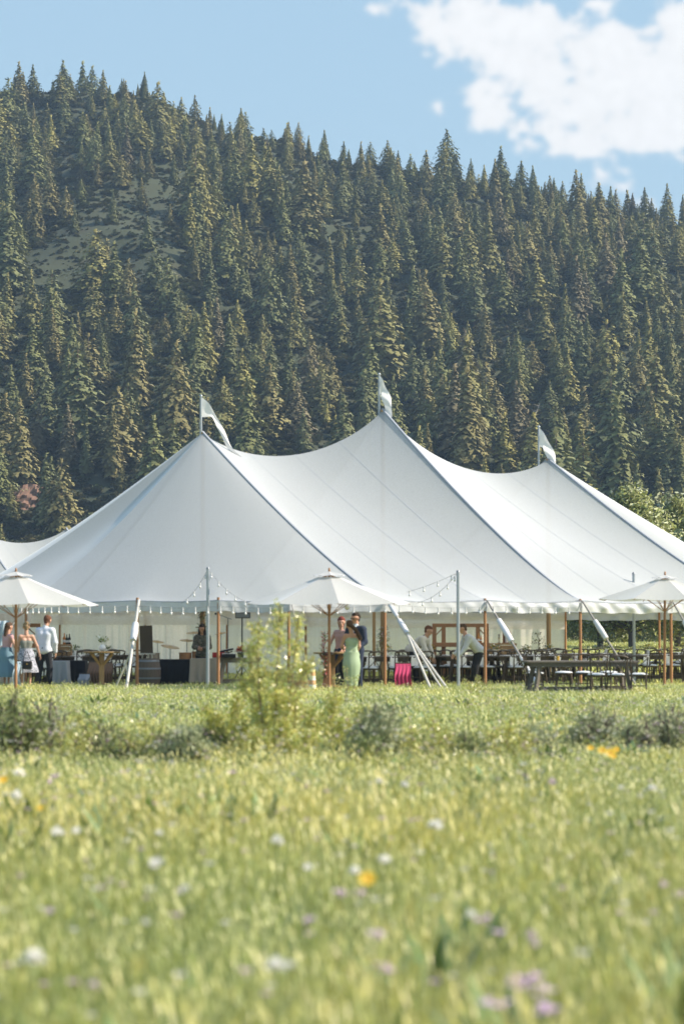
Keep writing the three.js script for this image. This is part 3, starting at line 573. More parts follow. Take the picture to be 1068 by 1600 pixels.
function skeleton(h, o = {}) {
  const s = h / 1.75, L = o.lean ?? 0, w = o.slim ? 0.165 : 0.195, hipY = (o.hipY ?? 0.93) * s, dir = V(0, Math.cos(L), Math.sin(L)), fwd = V(0, -Math.sin(L), Math.cos(L)), J = { s, dir, fwd };
  J.pelvis = V(0, hipY, -0.25 * Math.sin(L) * s); J.waist = J.pelvis.clone().addScaledVector(dir, 0.16 * s); J.chest = J.pelvis.clone().addScaledVector(dir, 0.36 * s); J.neck = J.pelvis.clone().addScaledVector(dir, 0.52 * s);
  const hl = L * 0.75 + (o.nod ?? 0); J.hd = V(Math.sin(o.tilt ?? 0), Math.cos(hl), Math.sin(hl)).normalize(); J.head = J.neck.clone().addScaledVector(J.hd, 0.19 * s);
  const yaw = o.headYaw ?? 0; J.face = V(Math.sin(yaw), -Math.sin(hl) * Math.cos(yaw), Math.cos(hl) * Math.cos(yaw)).normalize(); J.ear = V().crossVectors(J.hd, J.face).normalize();
  for (const [k, q] of [['R', 1], ['L', -1]]) {                        // R is at +x (the left arm of somebody who faces +z)
    const sh = J['sh' + k] = J.neck.clone().addScaledVector(dir, -0.055 * s).add(V(q * w * s, 0, 0)), a = o['arm' + k] ?? [q * 0.05, -0.29, 0.0, q * 0.04, -0.54, 0.09];
    J['el' + k] = sh.clone().add(V(a[0], a[1], a[2]).multiplyScalar(s)); J['wr' + k] = sh.clone().add(V(a[3], a[4], a[5]).multiplyScalar(s));
    const hp = J['hip' + k] = J.pelvis.clone().add(V(q * 0.09 * s, -0.03 * s, 0)), st = o['step' + k] ?? [0, 0];
    J['kn' + k] = V(hp.x + q * 0.015 + st[0] * 0.5, hp.y * 0.54, hp.z * 0.5 + st[1] * 0.5 + 0.025); J['an' + k] = V(hp.x + q * 0.01 + st[0], 0.085 * s, st[1] - 0.02);
    J['toe' + k] = J['an' + k].clone().add(V(q * 0.03, -0.045 * s, 0.15 * s));
  }
  return J;
}
function handGeo(J, k) {
  const s = J.s, w = J['wr' + k], d = V().subVectors(w, J['el' + k]).normalize(), q = k === 'R' ? 1 : -1, across = V().crossVectors(d, V(q, 0, 0.2)).normalize(), palmN = V().crossVectors(d, across).normalize();
  const P = (a, b, c = 0) => w.clone().addScaledVector(d, a * s).addScaledVector(across, b * s).addScaledVector(palmN, c * s), caps = [[P(-0.03, 0), P(0.02, 0), 0.026 * s, 0.024 * s]];
  for (const b of [-0.028, -0.009, 0.01, 0.028]) caps.push([P(0.015, b * 0.7), P(0.085, b), 0.016 * s, 0.013 * s]);
  [[-0.03, 0.066], [-0.011, 0.08], [0.009, 0.074], [0.029, 0.056]].forEach(([b, l]) => { const m = P(0.09 + l * 0.5, b * 1.05, 0.012), e = P(0.09 + l * 0.86, b * 1.05, 0.034); caps.push([P(0.085, b), m, 0.0095 * s, 0.009 * s], [m, e, 0.009 * s, 0.0075 * s]); });
  caps.push([P(0.02, -0.03), P(0.055, -0.055, 0.014), 0.012 * s, 0.010 * s], [P(0.055, -0.055, 0.014), P(0.085, -0.06, 0.026), 0.010 * s, 0.008 * s]);
  return blob(caps, 0.008, 0.0075);
}
function headGeo(J) {
  const s = J.s, P = (r, u, f) => J.head.clone().addScaledVector(J.ear, r * s).addScaledVector(J.hd, u * s).addScaledVector(J.face, f * s);
  const caps = [[P(0, 0.045, -0.02), P(0, 0.035, 0.02), 0.083 * s, 0.08 * s], [P(0, -0.01, 0.03), P(0, -0.075, 0.052), 0.066 * s, 0.036 * s], [P(0, 0.01, 0.092), P(0, -0.026, 0.112), 0.010 * s, 0.017 * s], [P(-0.03, 0.028, 0.085), P(0.03, 0.028, 0.085), 0.014 * s, 0.014 * s],
    [P(-0.018, -0.058, 0.085), P(0.018, -0.058, 0.085), 0.010 * s, 0.010 * s], [P(0.083, 0.015, -0.005), P(0.086, -0.02, 0.0), 0.016 * s, 0.010 * s], [P(-0.083, 0.015, -0.005), P(-0.086, -0.02, 0.0), 0.016 * s, 0.010 * s], [P(0, -0.06, -0.02), J.neck.clone().addScaledVector(J.dir, 0.0), 0.05 * s, 0.055 * s]];
  return { geo: blob(caps, 0.022, 0.009, [[P(-0.032, 0.008, 0.102), P(-0.032, 0.008, 0.104), 0.014 * s, 0.014 * s], [P(0.032, 0.008, 0.102), P(0.032, 0.008, 0.104), 0.014 * s, 0.014 * s]]), P };
}
const limb = (J, k) => [[J['sh' + k], J['el' + k], 0.052 * J.s, 0.04 * J.s], [J['el' + k], J['wr' + k], 0.041 * J.s, 0.026 * J.s]];
const leg = (J, k, e = 0) => [[J['hip' + k], J['kn' + k], 0.088 * J.s + e, 0.055 * J.s + e], [J['kn' + k], J['an' + k], 0.056 * J.s + e, 0.036 * J.s + e]];
function trunkCaps(J, e = 0, slim = 1, from = 'neck') {
  const x = (p, q) => p.clone().add(V(q * J.s, 0, 0)), s = J.s, l = [];
  if (from === 'neck') l.push([x(J.shL, 0.03), x(J.shR, -0.03), 0.062 * s + e, 0.062 * s + e]);
  for (const q of [-1, 1]) l.push([x(J.chest, q * 0.075 * slim), x(J.waist, q * 0.055 * slim), 0.105 * s * slim + e, 0.088 * s * slim + e], [x(J.waist, q * 0.055 * slim), x(J.pelvis, q * 0.07), 0.088 * s * slim + e, 0.105 * s + e]);
  return l;
}
function person(label, x, D, turn, h, spec) {
  const J = skeleton(h, spec.pose), o = thing('person', label, 'person', [x, 0, -D], turn), hd = headGeo(J), s = J.s, P = hd.P, sl = spec.pose?.slim ? 0.86 : 1;
  const shoe = (k) => [[J['an' + k].clone().add(V(0, -0.035, 0)), J['toe' + k], 0.045 * s, 0.034 * s]];
  part('body', [blob([...trunkCaps(J, -0.012, sl), ...limb(J, 'R'), ...limb(J, 'L'), ...leg(J, 'R', -0.012), ...leg(J, 'L', -0.012), [J.neck, J.head, 0.052 * s, 0.05 * s], [J.anL, J.toeL, 0.034 * s, 0.024 * s], [J.anR, J.toeR, 0.034 * s, 0.024 * s]], 0.03, 0.016), hd.geo, handGeo(J, 'R'), handGeo(J, 'L')], spec.skin ?? MAT.skin, o);
  if (!spec.noEyes) for (const q of [-1, 1]) part('eye', [new THREE.SphereGeometry(0.011 * s, 8, 6).translate(...P(q * 0.032, 0.008, 0.088).toArray())], MAT.black, o);
  return { o, J, P, s, sl, shoe };
}
const fabric = (r, g, b) => std(lin(r, g, b), 0.92);
const sleeves = (J, e, to = 1) => ['R', 'L'].flatMap((k) => to > 1 ? [[J['sh' + k], J['el' + k], 0.058 * J.s + e, 0.047 * J.s + e], [J['el' + k], J['el' + k].clone().lerp(J['wr' + k], 0.92), 0.047 * J.s + e, 0.034 * J.s + e]] : [[J['sh' + k], J['sh' + k].clone().lerp(J['el' + k], to), 0.058 * J.s + e, 0.05 * J.s + e]]);
const trousers = (f, mat) => { const J = f.J, x = (q) => J.pelvis.clone().add(V(q * 0.07 * f.s, 0.03 * f.s, 0)); part('trousers', blob([[x(-1), x(1), 0.112 * f.s, 0.112 * f.s], ...leg(J, 'R', 0.016), ...leg(J, 'L', 0.016)], 0.035, 0.016), mat, f.o); };
const shoes = (f, mat) => { for (const k of ['L', 'R']) part('shoe', blob(f.shoe(k), 0.01, 0.012), mat, f.o); };
const shortHair = (f, mat) => part('hair', blob([[f.P(0, 0.06, -0.03), f.P(0, 0.075, 0.015), 0.088 * f.s, 0.074 * f.s], [f.P(0, 0.02, -0.045), f.P(0, -0.03, -0.05), 0.077 * f.s, 0.055 * f.s]], 0.02, 0.01), mat, f.o);
const skirt = (f, top, waistR, hips, hemY, hemR, fold = 0, zoff = 0) => { // waist height, hem height, radii; open at the bottom, folded hem
  const J = f.J; return grid(48, 22, (u, v) => { const a = u * 6.2832, y = lerp(top, hemY, v), hv = smooth(v, 0, 0.38), r = v < 0.38 ? lerp(waistR, hips, hv) : lerp(hips, hemR, smooth(v, 0.38, 1)), q = 1 + fold * v * Math.sin(a * 9); return V(Math.cos(a) * r * q * 1.12, y, Math.sin(a) * r * q * 0.92 + lerp(J.pelvis.z, 0, v) + zoff); });
};
const HAIR = { dark: fabric(0.022, 0.014, 0.010), brown: fabric(0.075, 0.042, 0.024), light: fabric(0.24, 0.165, 0.095), auburn: fabric(0.12, 0.05, 0.026), red: fabric(0.16, 0.028, 0.018) };
{
  // man in a white shirt, seen from behind, at the left
  let f = person('man in a white shirt and dark trousers seen from behind beside the left bar', X(70, 60), 60, Math.PI - 0.35, 1.80, { noEyes: true, pose: { lean: 0.10, nod: 0.22, tilt: -0.12, armL: [-0.06, -0.28, 0.02, -0.03, -0.52, 0.10], armR: [0.03, -0.28, 0.05, -0.03, -0.42, 0.24], stepL: [-0.03, 0.05], stepR: [0.03, -0.06] } });
  part('shirt', blob([...trunkCaps(f.J, 0.022), ...sleeves(f.J, 0.012, 2), [f.J.neck, f.J.neck.clone().addScaledVector(f.J.dir, 0.05), 0.066, 0.06]], 0.035, 0.016), fabric(0.62, 0.66, 0.74), f.o);
  trousers(f, fabric(0.016, 0.018, 0.026)); shoes(f, MAT.black); shortHair(f, HAIR.auburn);
  // woman in a strapless grey dress with her hair up
  f = person('woman in a strapless grey patterned dress, hair up, seen from behind', X(41, 59.2), 59.2, Math.PI + 0.25, 1.62, { noEyes: true, pose: { slim: true, lean: 0.06, nod: 0.2, armL: [-0.12, -0.25, 0.02, -0.20, -0.47, 0.1], armR: [0.04, -0.26, 0.06, 0.0, -0.38, 0.24] } });
  const flower = noiseTex(128, (u, v) => { const q = tileN(u, v, 34, 6, 3); return q > 0.08 ? [0.72, 0.72, 0.78] : q < -0.12 ? [0.36, 0.38, 0.42] : [0.56, 0.58, 0.63]; });
  const fl = std(0xffffff, 0.9, { map: flower });
  part('bodice', blob(trunkCaps(f.J, 0.012, 0.86, 'chest').map(([a, b, r, q]) => [a.clone().add(V(0, -0.06, 0)), b, r, q]), 0.03, 0.016), fabric(0.17, 0.18, 0.16), f.o);
  part('skirt', skirt(f, f.J.waist.y, 0.14, 0.19, 0.42, 0.27, 0.05), fl, f.o); shoes(f, MAT.skinTan);
  part('hair', blob([[f.P(0, 0.06, -0.03), f.P(0, 0.07, 0.02), 0.09 * f.s, 0.075 * f.s], [f.P(0, 0.0, -0.06), f.P(0, -0.04, -0.06), 0.07 * f.s, 0.05 * f.s], [f.P(0, 0.1, -0.09), f.P(0, 0.1, -0.1), 0.05 * f.s, 0.05 * f.s]], 0.02, 0.01), HAIR.light, f.o);
  // woman in a pink top and blue skirt at the very edge
  f = person('woman in a pink top and blue skirt, one hand raised, at the left edge', X(11, 59.6), 59.6, Math.PI - 0.9, 1.62, { noEyes: true, pose: { slim: true, lean: 0.12, armR: [0.16, -0.16, 0.12, 0.10, 0.06, 0.16], armL: [-0.1, -0.26, 0.06, -0.10, -0.44, 0.2] } });
  part('top', blob([...trunkCaps(f.J, 0.012, 0.86), ...sleeves(f.J, 0.004, 0.18)], 0.03, 0.016), fabric(0.50, 0.30, 0.30), f.o);
  part('skirt', skirt(f, f.J.waist.y + 0.02, 0.15, 0.21, 0.30, 0.30, 0.05), fabric(0.14, 0.24, 0.31), f.o); shoes(f, MAT.skinTan);
  part('hair', blob([[f.P(0, 0.05, -0.03), f.P(0, 0.07, 0.02), 0.092 * f.s, 0.078 * f.s], [f.P(0, 0, -0.06), f.P(0, -0.2, -0.09), 0.07 * f.s, 0.045 * f.s]], 0.02, 0.01), HAIR.brown, f.o);
  // long haired woman behind the cloth covered table
  f = person('woman with long dark hair in a dark patterned blouse behind the beige table', X(316, 61.0), 61.0, -0.15, 1.58, { pose: { slim: true, nod: 0.25, headYaw: -0.15, armR: [0.05, -0.26, 0.06, -0.10, -0.30, 0.24], armL: [-0.05, -0.26, 0.06, 0.10, -0.29, 0.25] }, skin: MAT.skinTan });
  const leaf = noiseTex(128, (u, v) => { const q = tileN(u, v, 40, 12, 3); return q > 0.12 ? [0.55, 0.5, 0.46] : q > 0 ? [0.3, 0.32, 0.25] : [0.19, 0.19, 0.18]; });
  const blouse = blob([...trunkCaps(f.J, 0.02, 0.9), ...sleeves(f.J, 0.02, 2)], 0.035, 0.016); { const p = blouse.attributes.position, uv = new Float32Array(p.count * 2); for (let i = 0; i < p.count; i++) { uv[i * 2] = p.getX(i) * 2 + p.getZ(i); uv[i * 2 + 1] = p.getY(i) * 2; } blouse.setAttribute('uv', new THREE.BufferAttribute(uv, 2)); }
  part('blouse', blouse, std(0xffffff, 0.9, { map: leaf }), f.o); trousers(f, MAT.blackCloth); shoes(f, MAT.black);
  part('hair', blob([[f.P(0, 0.06, -0.03), f.P(0, 0.075, 0.012), 0.092 * f.s, 0.078 * f.s], ...[-1, 1].map((q) => [f.P(q * 0.07, 0.03, -0.01), f.P(q * 0.095, -0.30, 0.02), 0.035 * f.s, 0.045 * f.s]), [f.P(0, 0, -0.07), f.P(0, -0.3, -0.09), 0.07 * f.s, 0.07 * f.s]], 0.03, 0.011), HAIR.dark, f.o);
  // woman in the green dress
  f = person('woman in a long light green strapless dress with a ponytail, seen from behind', X(549, 56.6), 56.6, Math.PI + 0.22, 1.66, { noEyes: true, pose: { slim: true, tilt: 0.22, nod: 0.08, armR: [0.07, -0.25, 0.08, -0.02, -0.34, 0.27], armL: [-0.03, -0.26, 0.03, 0.0, -0.44, 0.16], stepL: [0.02, 0.07], stepR: [0.0, -0.07] } });
  const satin = std(lin(0.32, 0.42, 0.28), 0.38);
  part('dress', [blob(trunkCaps(f.J, 0.014, 0.86, 'chest').map(([a, b, r, q]) => [a.clone().add(V(0, a === b ? 0 : -0.03, 0)), b, r, q]).concat([[f.J.pelvis.clone().add(V(-0.075, -0.03, 0.03)), f.J.pelvis.clone().add(V(0.075, -0.03, 0.03)), 0.118, 0.118]]), 0.04, 0.014), skirt(f, f.J.pelvis.y + 0.06, 0.155, 0.19, 0.16, 0.135, 0.03)], satin, f.o);
  shoes(f, MAT.skin);
  part('hair', blob([[f.P(0, 0.06, -0.03), f.P(0, 0.075, 0.015), 0.09 * f.s, 0.076 * f.s], [f.P(0, 0.03, -0.08), f.P(-0.09, -0.12, -0.13), 0.05 * f.s, 0.045 * f.s], [f.P(-0.09, -0.12, -0.13), f.P(-0.16, -0.36, -0.12), 0.045 * f.s, 0.05 * f.s]], 0.03, 0.011), HAIR.brown, f.o);
  // man in the navy suit and sunglasses
  f = person('man in a navy suit and sunglasses facing the woman in green', X(556, 57.9), 57.9, -0.55, 1.84, { pose: { headYaw: -0.35, nod: 0.1, armR: [0.06, -0.28, 0.03, 0.0, -0.42, 0.22], armL: [-0.06, -0.28, 0.06, 0.02, -0.36, 0.26] } });
  const navy = fabric(0.020, 0.032, 0.065);
  part('shirt', blob([[f.J.neck.clone().add(V(0, -0.2, 0.075)), f.J.neck.clone().add(V(0, 0.0, 0.05)), 0.05, 0.045], [f.J.neck, f.J.neck.clone().add(V(0, 0.05, 0.01)), 0.064, 0.06]], 0.02, 0.012), fabric(0.45, 0.55, 0.68), f.o);
  part('jacket', blob([...trunkCaps(f.J, 0.03), ...sleeves(f.J, 0.018, 2), [f.J.pelvis.clone().add(V(-0.07, -0.1, 0)), f.J.pelvis.clone().add(V(0.07, -0.1, 0)), 0.13, 0.13]], 0.035, 0.016, [[f.J.neck.clone().add(V(0, -0.18, 0.16)), f.J.neck.clone().add(V(0, 0.04, 0.11)), 0.025, 0.06]]), navy, f.o);
  trousers(f, navy); shoes(f, MAT.black); shortHair(f, HAIR.dark);
  part('sunglasses', [-1, 1].map((q) => new THREE.SphereGeometry(0.024, 10, 8).scale(1.1, 0.85, 0.35).applyQuaternion(new THREE.Quaternion().setFromUnitVectors(V(0, 0, 1), f.J.face)).translate(...f.P(q * 0.034, 0.01, 0.1).toArray())).concat([bar(f.P(-0.08, 0.016, 0.02), f.P(-0.06, 0.016, 0.1), 0.004), bar(f.P(0.08, 0.016, 0.02), f.P(0.06, 0.016, 0.1), 0.004), bar(f.P(-0.02, 0.014, 0.104), f.P(0.02, 0.014, 0.104), 0.004)]), MAT.black, f.o);
  // red haired guest behind the couple
  f = person('red haired guest in pale pink half hidden behind the couple', X(533, 58.8), 58.8, -0.5, 1.74, { pose: { slim: true, headYaw: 0.5, armL: [-0.10, -0.24, 0.08, -0.02, -0.38, 0.28], armR: [0.02, -0.27, 0.05, 0.0, -0.40, 0.2] } });
  part('top', blob(trunkCaps(f.J, 0.012, 0.9), 0.03, 0.016), fabric(0.45, 0.27, 0.24), f.o); trousers(f, fabric(0.02, 0.03, 0.055)); shoes(f, MAT.black);
  part('hair', blob([[f.P(0, 0.06, -0.03), f.P(0, 0.075, 0.012), 0.098 * f.s, 0.085 * f.s], [f.P(0, 0, -0.06), f.P(0, -0.14, -0.07), 0.085 * f.s, 0.06 * f.s]], 0.03, 0.011), HAIR.red, f.o);
  // two waiters bending over the tables
  f = person('waiter with short auburn hair bending over the table behind the white straps', X(653, 63.5), 63.5, 1.15, 1.76, { pose: { lean: 0.95, nod: -0.35, armL: [0.0, -0.28, 0.10, 0.02, -0.46, 0.22], armR: [0.0, -0.28, 0.08, 0.02, -0.48, 0.16] } });
  part('shirt', blob([...trunkCaps(f.J, 0.03), ...sleeves(f.J, 0.02, 2)], 0.035, 0.016), fabric(0.58, 0.56, 0.52), f.o); trousers(f, MAT.blackCloth); shoes(f, MAT.black); shortHair(f, HAIR.auburn);
  part('apron_strap', [beam(f.J.chest.clone().add(V(-0.16, 0.03, 0)), f.J.neck.clone().add(V(0.1, 0.06, 0)), 0.07, 0.12)], MAT.black, f.o);
  f = person('waiter in a pale shirt and black trousers bending left behind the middle metal pole', X(738, 62.6), 62.6, -1.35, 1.74, { pose: { lean: 0.78, nod: -0.2, armL: [0.0, -0.26, 0.12, 0.02, -0.44, 0.28], armR: [0.0, -0.27, 0.10, 0.02, -0.45, 0.26] } });
  part('shirt', blob([...trunkCaps(f.J, 0.028), ...sleeves(f.J, 0.018, 1.2)], 0.035, 0.016), fabric(0.50, 0.53, 0.58), f.o); trousers(f, MAT.blackCloth); shoes(f, MAT.black); shortHair(f, HAIR.brown);
}
// ---------------------------------------------------------------- furniture and things under and in front of the tent
function clothTable(label, x, D, w, d, h, mat, drop = 0.97, turn = 0, name = 'cloth_covered_table') {
  const o = thing(name, label, 'table', [x, 0, -D], turn), N = 72;
  const edge = (u) => { const p = 2 * (w + d), t = u * p; return t < w ? [-w / 2 + t, d / 2] : t < w + d ? [w / 2, d / 2 - (t - w)] : t < 2 * w + d ? [w / 2 - (t - w - d), -d / 2] : [-w / 2, -d / 2 + (t - 2 * w - d)]; };
  const skirtG = grid(N, 8, (u, v) => { const [ex, ez] = edge(u % 1), fold = Math.sin(u * 6.2832 * 13) * 0.035 + Math.sin(u * 6.2832 * 5 + 1) * 0.02, k = 1 + v * 0.05; return V(ex * k + Math.sign(ex) * fold * v, h - v * h * drop - 0.004 * (1 - v), ez * k + Math.sign(ez) * fold * v); }, [4, 1]);
  part('tablecloth', [skirtG, box(w, 0.012, d, 0, h, 0)], mat, o);
  for (const [a, b] of [[1, 1], [1, -1], [-1, 1], [-1, -1]]) part('leg', [box(0.05, h - 0.01, 0.05, a * (w / 2 - 0.07), (h - 0.01) / 2, b * (d / 2 - 0.07))], MAT.darkWood, o);
  return o;
}
function plankTable(label, x, D, w, d, h, turn, mat = MAT.greyWood, group) {
  const o = thing('plank_table', label, 'table', [x, 0, -D], turn, group), n = 5;
  for (let i = 0; i < n; i++) part('plank', [box(w + (i % 2) * 0.01, 0.04, d / n - 0.006, 0, h - 0.02, (i - (n - 1) / 2) * d / n, 0.006)], mat, o);
  part('apron', [box(w * 0.94, 0.09, 0.03, 0, h - 0.085, d / 2 - 0.07), box(w * 0.94, 0.09, 0.03, 0, h - 0.085, -d / 2 + 0.07)], mat, o);
  for (const a of [1, -1]) for (const b of [1, -1]) part('leg', [beam(V(a * (w / 2 - 0.30), h - 0.05, b * (d / 2 - 0.10)), V(a * (w / 2 - 0.18), 0, b * (d / 2 - 0.06)), 0.09, 0.07)], mat, o);
  part('stretcher', [box(w - 0.4, 0.09, 0.05, 0, 0.14, 0)], mat, o);
  return o;
}
function chair(label, x, D, turn, group, cushion = true) {
  const o = thing('cross_back_chair', label, 'chair', [x, 0, -D], turn, group), m = MAT.darkWood;
  part('seat', [new THREE.CylinderGeometry(0.215, 0.20, 0.035, 14).translate(0, 0.445, 0)], m, o);
  if (cushion) part('cushion', [new THREE.SphereGeometry(0.205, 14, 8).scale(1, 0.18, 1).translate(0, 0.478, 0)], MAT.cushion, o);
  for (const q of [-1, 1]) { part('leg', [bar(V(q * 0.15, 0.44, 0.15), V(q * 0.19, 0, 0.19), 0.019, 0.015, 6)], m, o); part('leg', [bar(V(q * 0.15, 0.44, -0.16), V(q * 0.18, 0, -0.21), 0.019, 0.015, 6), bar(V(q * 0.16, 0.44, -0.17), V(q * 0.20, 0.86, -0.25), 0.017, 0.015, 6)], m, o); }
  part('top_rail', [tube([V(-0.21, 0.85, -0.25), V(-0.12, 0.885, -0.285), V(0.12, 0.885, -0.285), V(0.21, 0.85, -0.25)], 0.02, 12, 6)], m, o);
  for (const q of [-1, 1]) part('cross_bar', [tube([V(q * 0.17, 0.48, -0.18), V(0.0, 0.66, -0.235), V(-q * 0.19, 0.83, -0.255)], 0.010, 10, 5)], m, o);
  part('stretcher', [bar(V(-0.17, 0.22, 0.17), V(-0.165, 0.22, -0.185), 0.010), bar(V(0.17, 0.22, 0.17), V(0.165, 0.22, -0.185), 0.010), bar(V(-0.17, 0.22, 0), V(0.17, 0.22, 0), 0.010)], m, o);
  return o;
}
const chairG = 'dark cross-back chairs with pale cushions inside the tent';
const proto = chair('dark cross-back chair with a pale cushion at a long table inside the tent', X(640, 65), 65, 0, chairG);
{
  reseed(901);
  // long tables inside the tent, parallel to its long axis, with chairs on both sides
  const tables = [[600, 63.0, 2.2, 'dark plank table with flowers left of the pink cloth'], [690, 65.4, 2.5, 'dark plank table behind the white guy straps'], [742, 64.2, 2.4, 'dark plank table where the pale shirted waiter bends'], [792, 66.2, 2.5, 'dark plank table in front of the wooden bench box'], [822, 64.4, 2.3, 'dark plank table left of the outdoor table'], [850, 69.0, 2.5, 'dark plank table at the right centre pole'], [930, 70.0, 2.5, 'dark plank table seen behind the outdoor table'], [1030, 67.0, 2.6, 'dark plank table behind the right umbrella pole'], [1075, 72.0, 2.4, 'dark plank table farthest to the right'],
    [160, 66.0, 2.4, 'dark plank table behind the round high table'], [110, 63.5, 2.0, 'dark plank table behind the left grey cloth table']];
  for (const [px, D, w, label] of tables) {
    const x = X(px, D), turn = TURN * 0.9; plankTable(label, x, D, w, 0.9, 0.76, turn, MAT.darkWood);
    const ca = Math.cos(turn), sa = Math.sin(turn);
    for (const sd of [1, -1]) for (let k = 0; k < 3; k++) {
      const a = (k - 1) * 0.72 + rr(-0.06, 0.06), b = sd * rr(0.60, 0.7), wx = x + ca * a + sa * b, wz = -D - sa * a + ca * b;
      copy(proto, null, [wx, 0, wz], turn + (sd > 0 ? Math.PI : 0) + rr(-0.15, 0.15));
    }
    // what is set out on the table
    const put = (a, b) => [x + ca * a + sa * b, 0.76, -D - sa * a + ca * b];
    for (let k = 0; k < 3; k++) { const p = put((k - 1) * 0.7 + rr(-0.1, 0.1), 0.28); const n = solo('napkin', [box(0.26, 0.014, 0.2, 0, 0.012, 0, 0.004), grid(6, 8, (u, v) => V((u - 0.5) * 0.22 + 0.01 * Math.sin(v * 6), 0.016 - v * v * 0.26, 0.12 + 0.06 * Math.min(1, v * 2) + 0.012 * Math.sin(u * 12)))], MAT.white, 'white napkin hanging over the edge of a long table inside the tent', 'napkin', 'white napkins on the long tables'); n.position.set(...p); n.rotation.y = turn; }
    for (let k = 0; k < 3; k++) { const p = put(rr(-0.9, 0.9), rr(-0.3, 0.1)), g = solo('wine_glass', [lathe([[0.001, 0], [0.034, 0.002], [0.005, 0.012], [0.005, 0.08], [0.034, 0.11], [0.038, 0.15], [0.031, 0.2]], 10)], MAT.glass, 'clear stemmed glass standing on a long table inside the tent', 'glass', 'glasses on the long tables'); g.position.set(...p); }
    const kind = Math.floor(R() * 3), p = put(rr(-0.4, 0.4), -0.05), v = thing('flower_vase', 'vase of ' + ['yellow', 'white', 'yellow and white'][kind] + ' flowers on the ' + label.replace('dark plank ', ''), 'vase', p);
    part('vase', [lathe([[0.001, 0], [0.04, 0], [0.055, 0.05], [0.035, 0.11], [0.04, 0.13]], 12)], MAT.white, v);
    const fl = new Faces(), lf = new Faces(); for (let k = 0; k < 70; k++) { const d = randDir(); d.y = Math.abs(d.y) + 0.3; d.normalize(); const o = V(0, 0.12, 0).addScaledVector(d, rr(0.05, 0.17)); (k % 3 ? lf : fl).kite(o, d, sideOf(d), 0.06, 0.045, k % 3 ? [0.16, 0.2, 0.06] : kind === 0 || (kind === 2 && k % 2) ? [0.75, 0.5, 0.05] : [0.75, 0.72, 0.66]); }
    part('leaves', lf.geometry(), std(0xffffff, 0.8, { vertexColors: true }), v); part('flowers', fl.geometry(), std(0xffffff, 0.8, { vertexColors: true }), v);
  }
}
{ // the outdoor table at the right with its chairs
  const T = plankTable('long grey plank table standing in the grass at the right, in front of the tent', X(905, 54.6), 54.6, 2.55, 0.95, 0.77, 0.10);
  T;
  const g = 'cross-back chairs along the outdoor table';
  [[931, 53.6, 0.12, 'cross-back chair with a pale cushion at the outdoor table, left of the near row'], [962, 53.5, 0.1, 'cross-back chair with a pale cushion at the outdoor table, middle of the near row'], [997, 53.9, -0.1, 'cross-back chair with a pale cushion at the outdoor table, right end of the near row']].forEach(([px, D, t, l]) => copy(proto, l, [X(px, D), 0, -D], Math.PI + t));
  [[835, 55.2, 0.2, 'cross-back chair at the left end of the outdoor table'], [880, 55.9, 0.0, 'cross-back chair behind the outdoor table, left one'], [912, 56.0, 0.05, 'cross-back chair behind the outdoor table, middle one'], [950, 56.2, 0, 'cross-back chair behind the outdoor table, right one']].forEach(([px, D, t, l]) => copy(proto, l, [X(px, D), 0, -D], t + (px === 835 ? 1.4 : 0)));
  scene.traverse((o) => { if (o.parent === scene && /outdoor table/.test(o.userData.label ?? '') && o.userData.category === 'chair') o.userData.group = g; });
  const j = thing('juice_glass', 'glass of orange juice on the left end of the outdoor table', 'glass', [X(871, 54.6), 0.77, -54.6]);
  part('glass', [lathe([[0.001, 0], [0.035, 0], [0.042, 0.14]], 12)], MAT.glass, j); part('juice', [new THREE.CylinderGeometry(0.036, 0.032, 0.1, 12).translate(0, 0.055, 0)], std(lin(0.6, 0.36, 0.03), 0.4), j);
}
function rack(label, x, D, w, h, posts, turn) {                       // an open wooden bar frame
  const o = thing('wooden_bar_frame', label, 'wooden frame', [x, 0, -D], turn);
  part('top_beam', [box(w, 0.10, 0.10, 0, h - 0.05, 0, 0.008)], MAT.wood, o);
  for (const p of posts) part('post', [box(0.11, h - 0.1, 0.09, p * w / 2, (h - 0.1) / 2, 0, 0.008)], MAT.wood, o);
  part('shelf', [box(w, 0.05, 0.28, 0, h * 0.66, 0.02, 0.006), box(w, 0.09, 0.04, 0, h * 0.66 - 0.05, 0.16, 0.006)], MAT.wood, o);
  part('counter', [box(w, 0.05, 0.5, 0, h * 0.44, 0.05, 0.006), box(w, 0.5, 0.03, 0, h * 0.28, 0.02)], MAT.paleWood, o);
  for (const q of [-1, 1]) part('brace', [beam(V(q * w * 0.30, h - 0.10, 0), V(q * w * 0.44, h * 0.80, 0), 0.03, 0.03)], MAT.wood, o);
  return o;
}
rack('open wooden bar frame with posts behind the two waiters', X(719, 67), 67, 1.56, 1.62, [-0.93, -0.60, 0.62, 0.93], 0.05);
rack('open wooden bar frame at the left edge behind the guests', X(12, 64), 64, 1.72, 1.62, [-0.93, -0.2, 0.4, 0.95], 0);
function bottle(label, x, y, z, h, mat, group) { const o = thing('bottle', label, 'bottle', [x, y, z], 0, group), r = h * 0.14; part('glass', [lathe([[0.001, 0], [r, 0.003], [r, h * 0.55], [r * 0.4, h * 0.74], [r * 0.36, h * 0.98], [0.001, h]], 12)], mat, o); part('label', [new THREE.CylinderGeometry(r * 1.02, r * 1.02, h * 0.22, 12, 1, true).translate(0, h * 0.28, 0)], MAT.white, o); return o; }
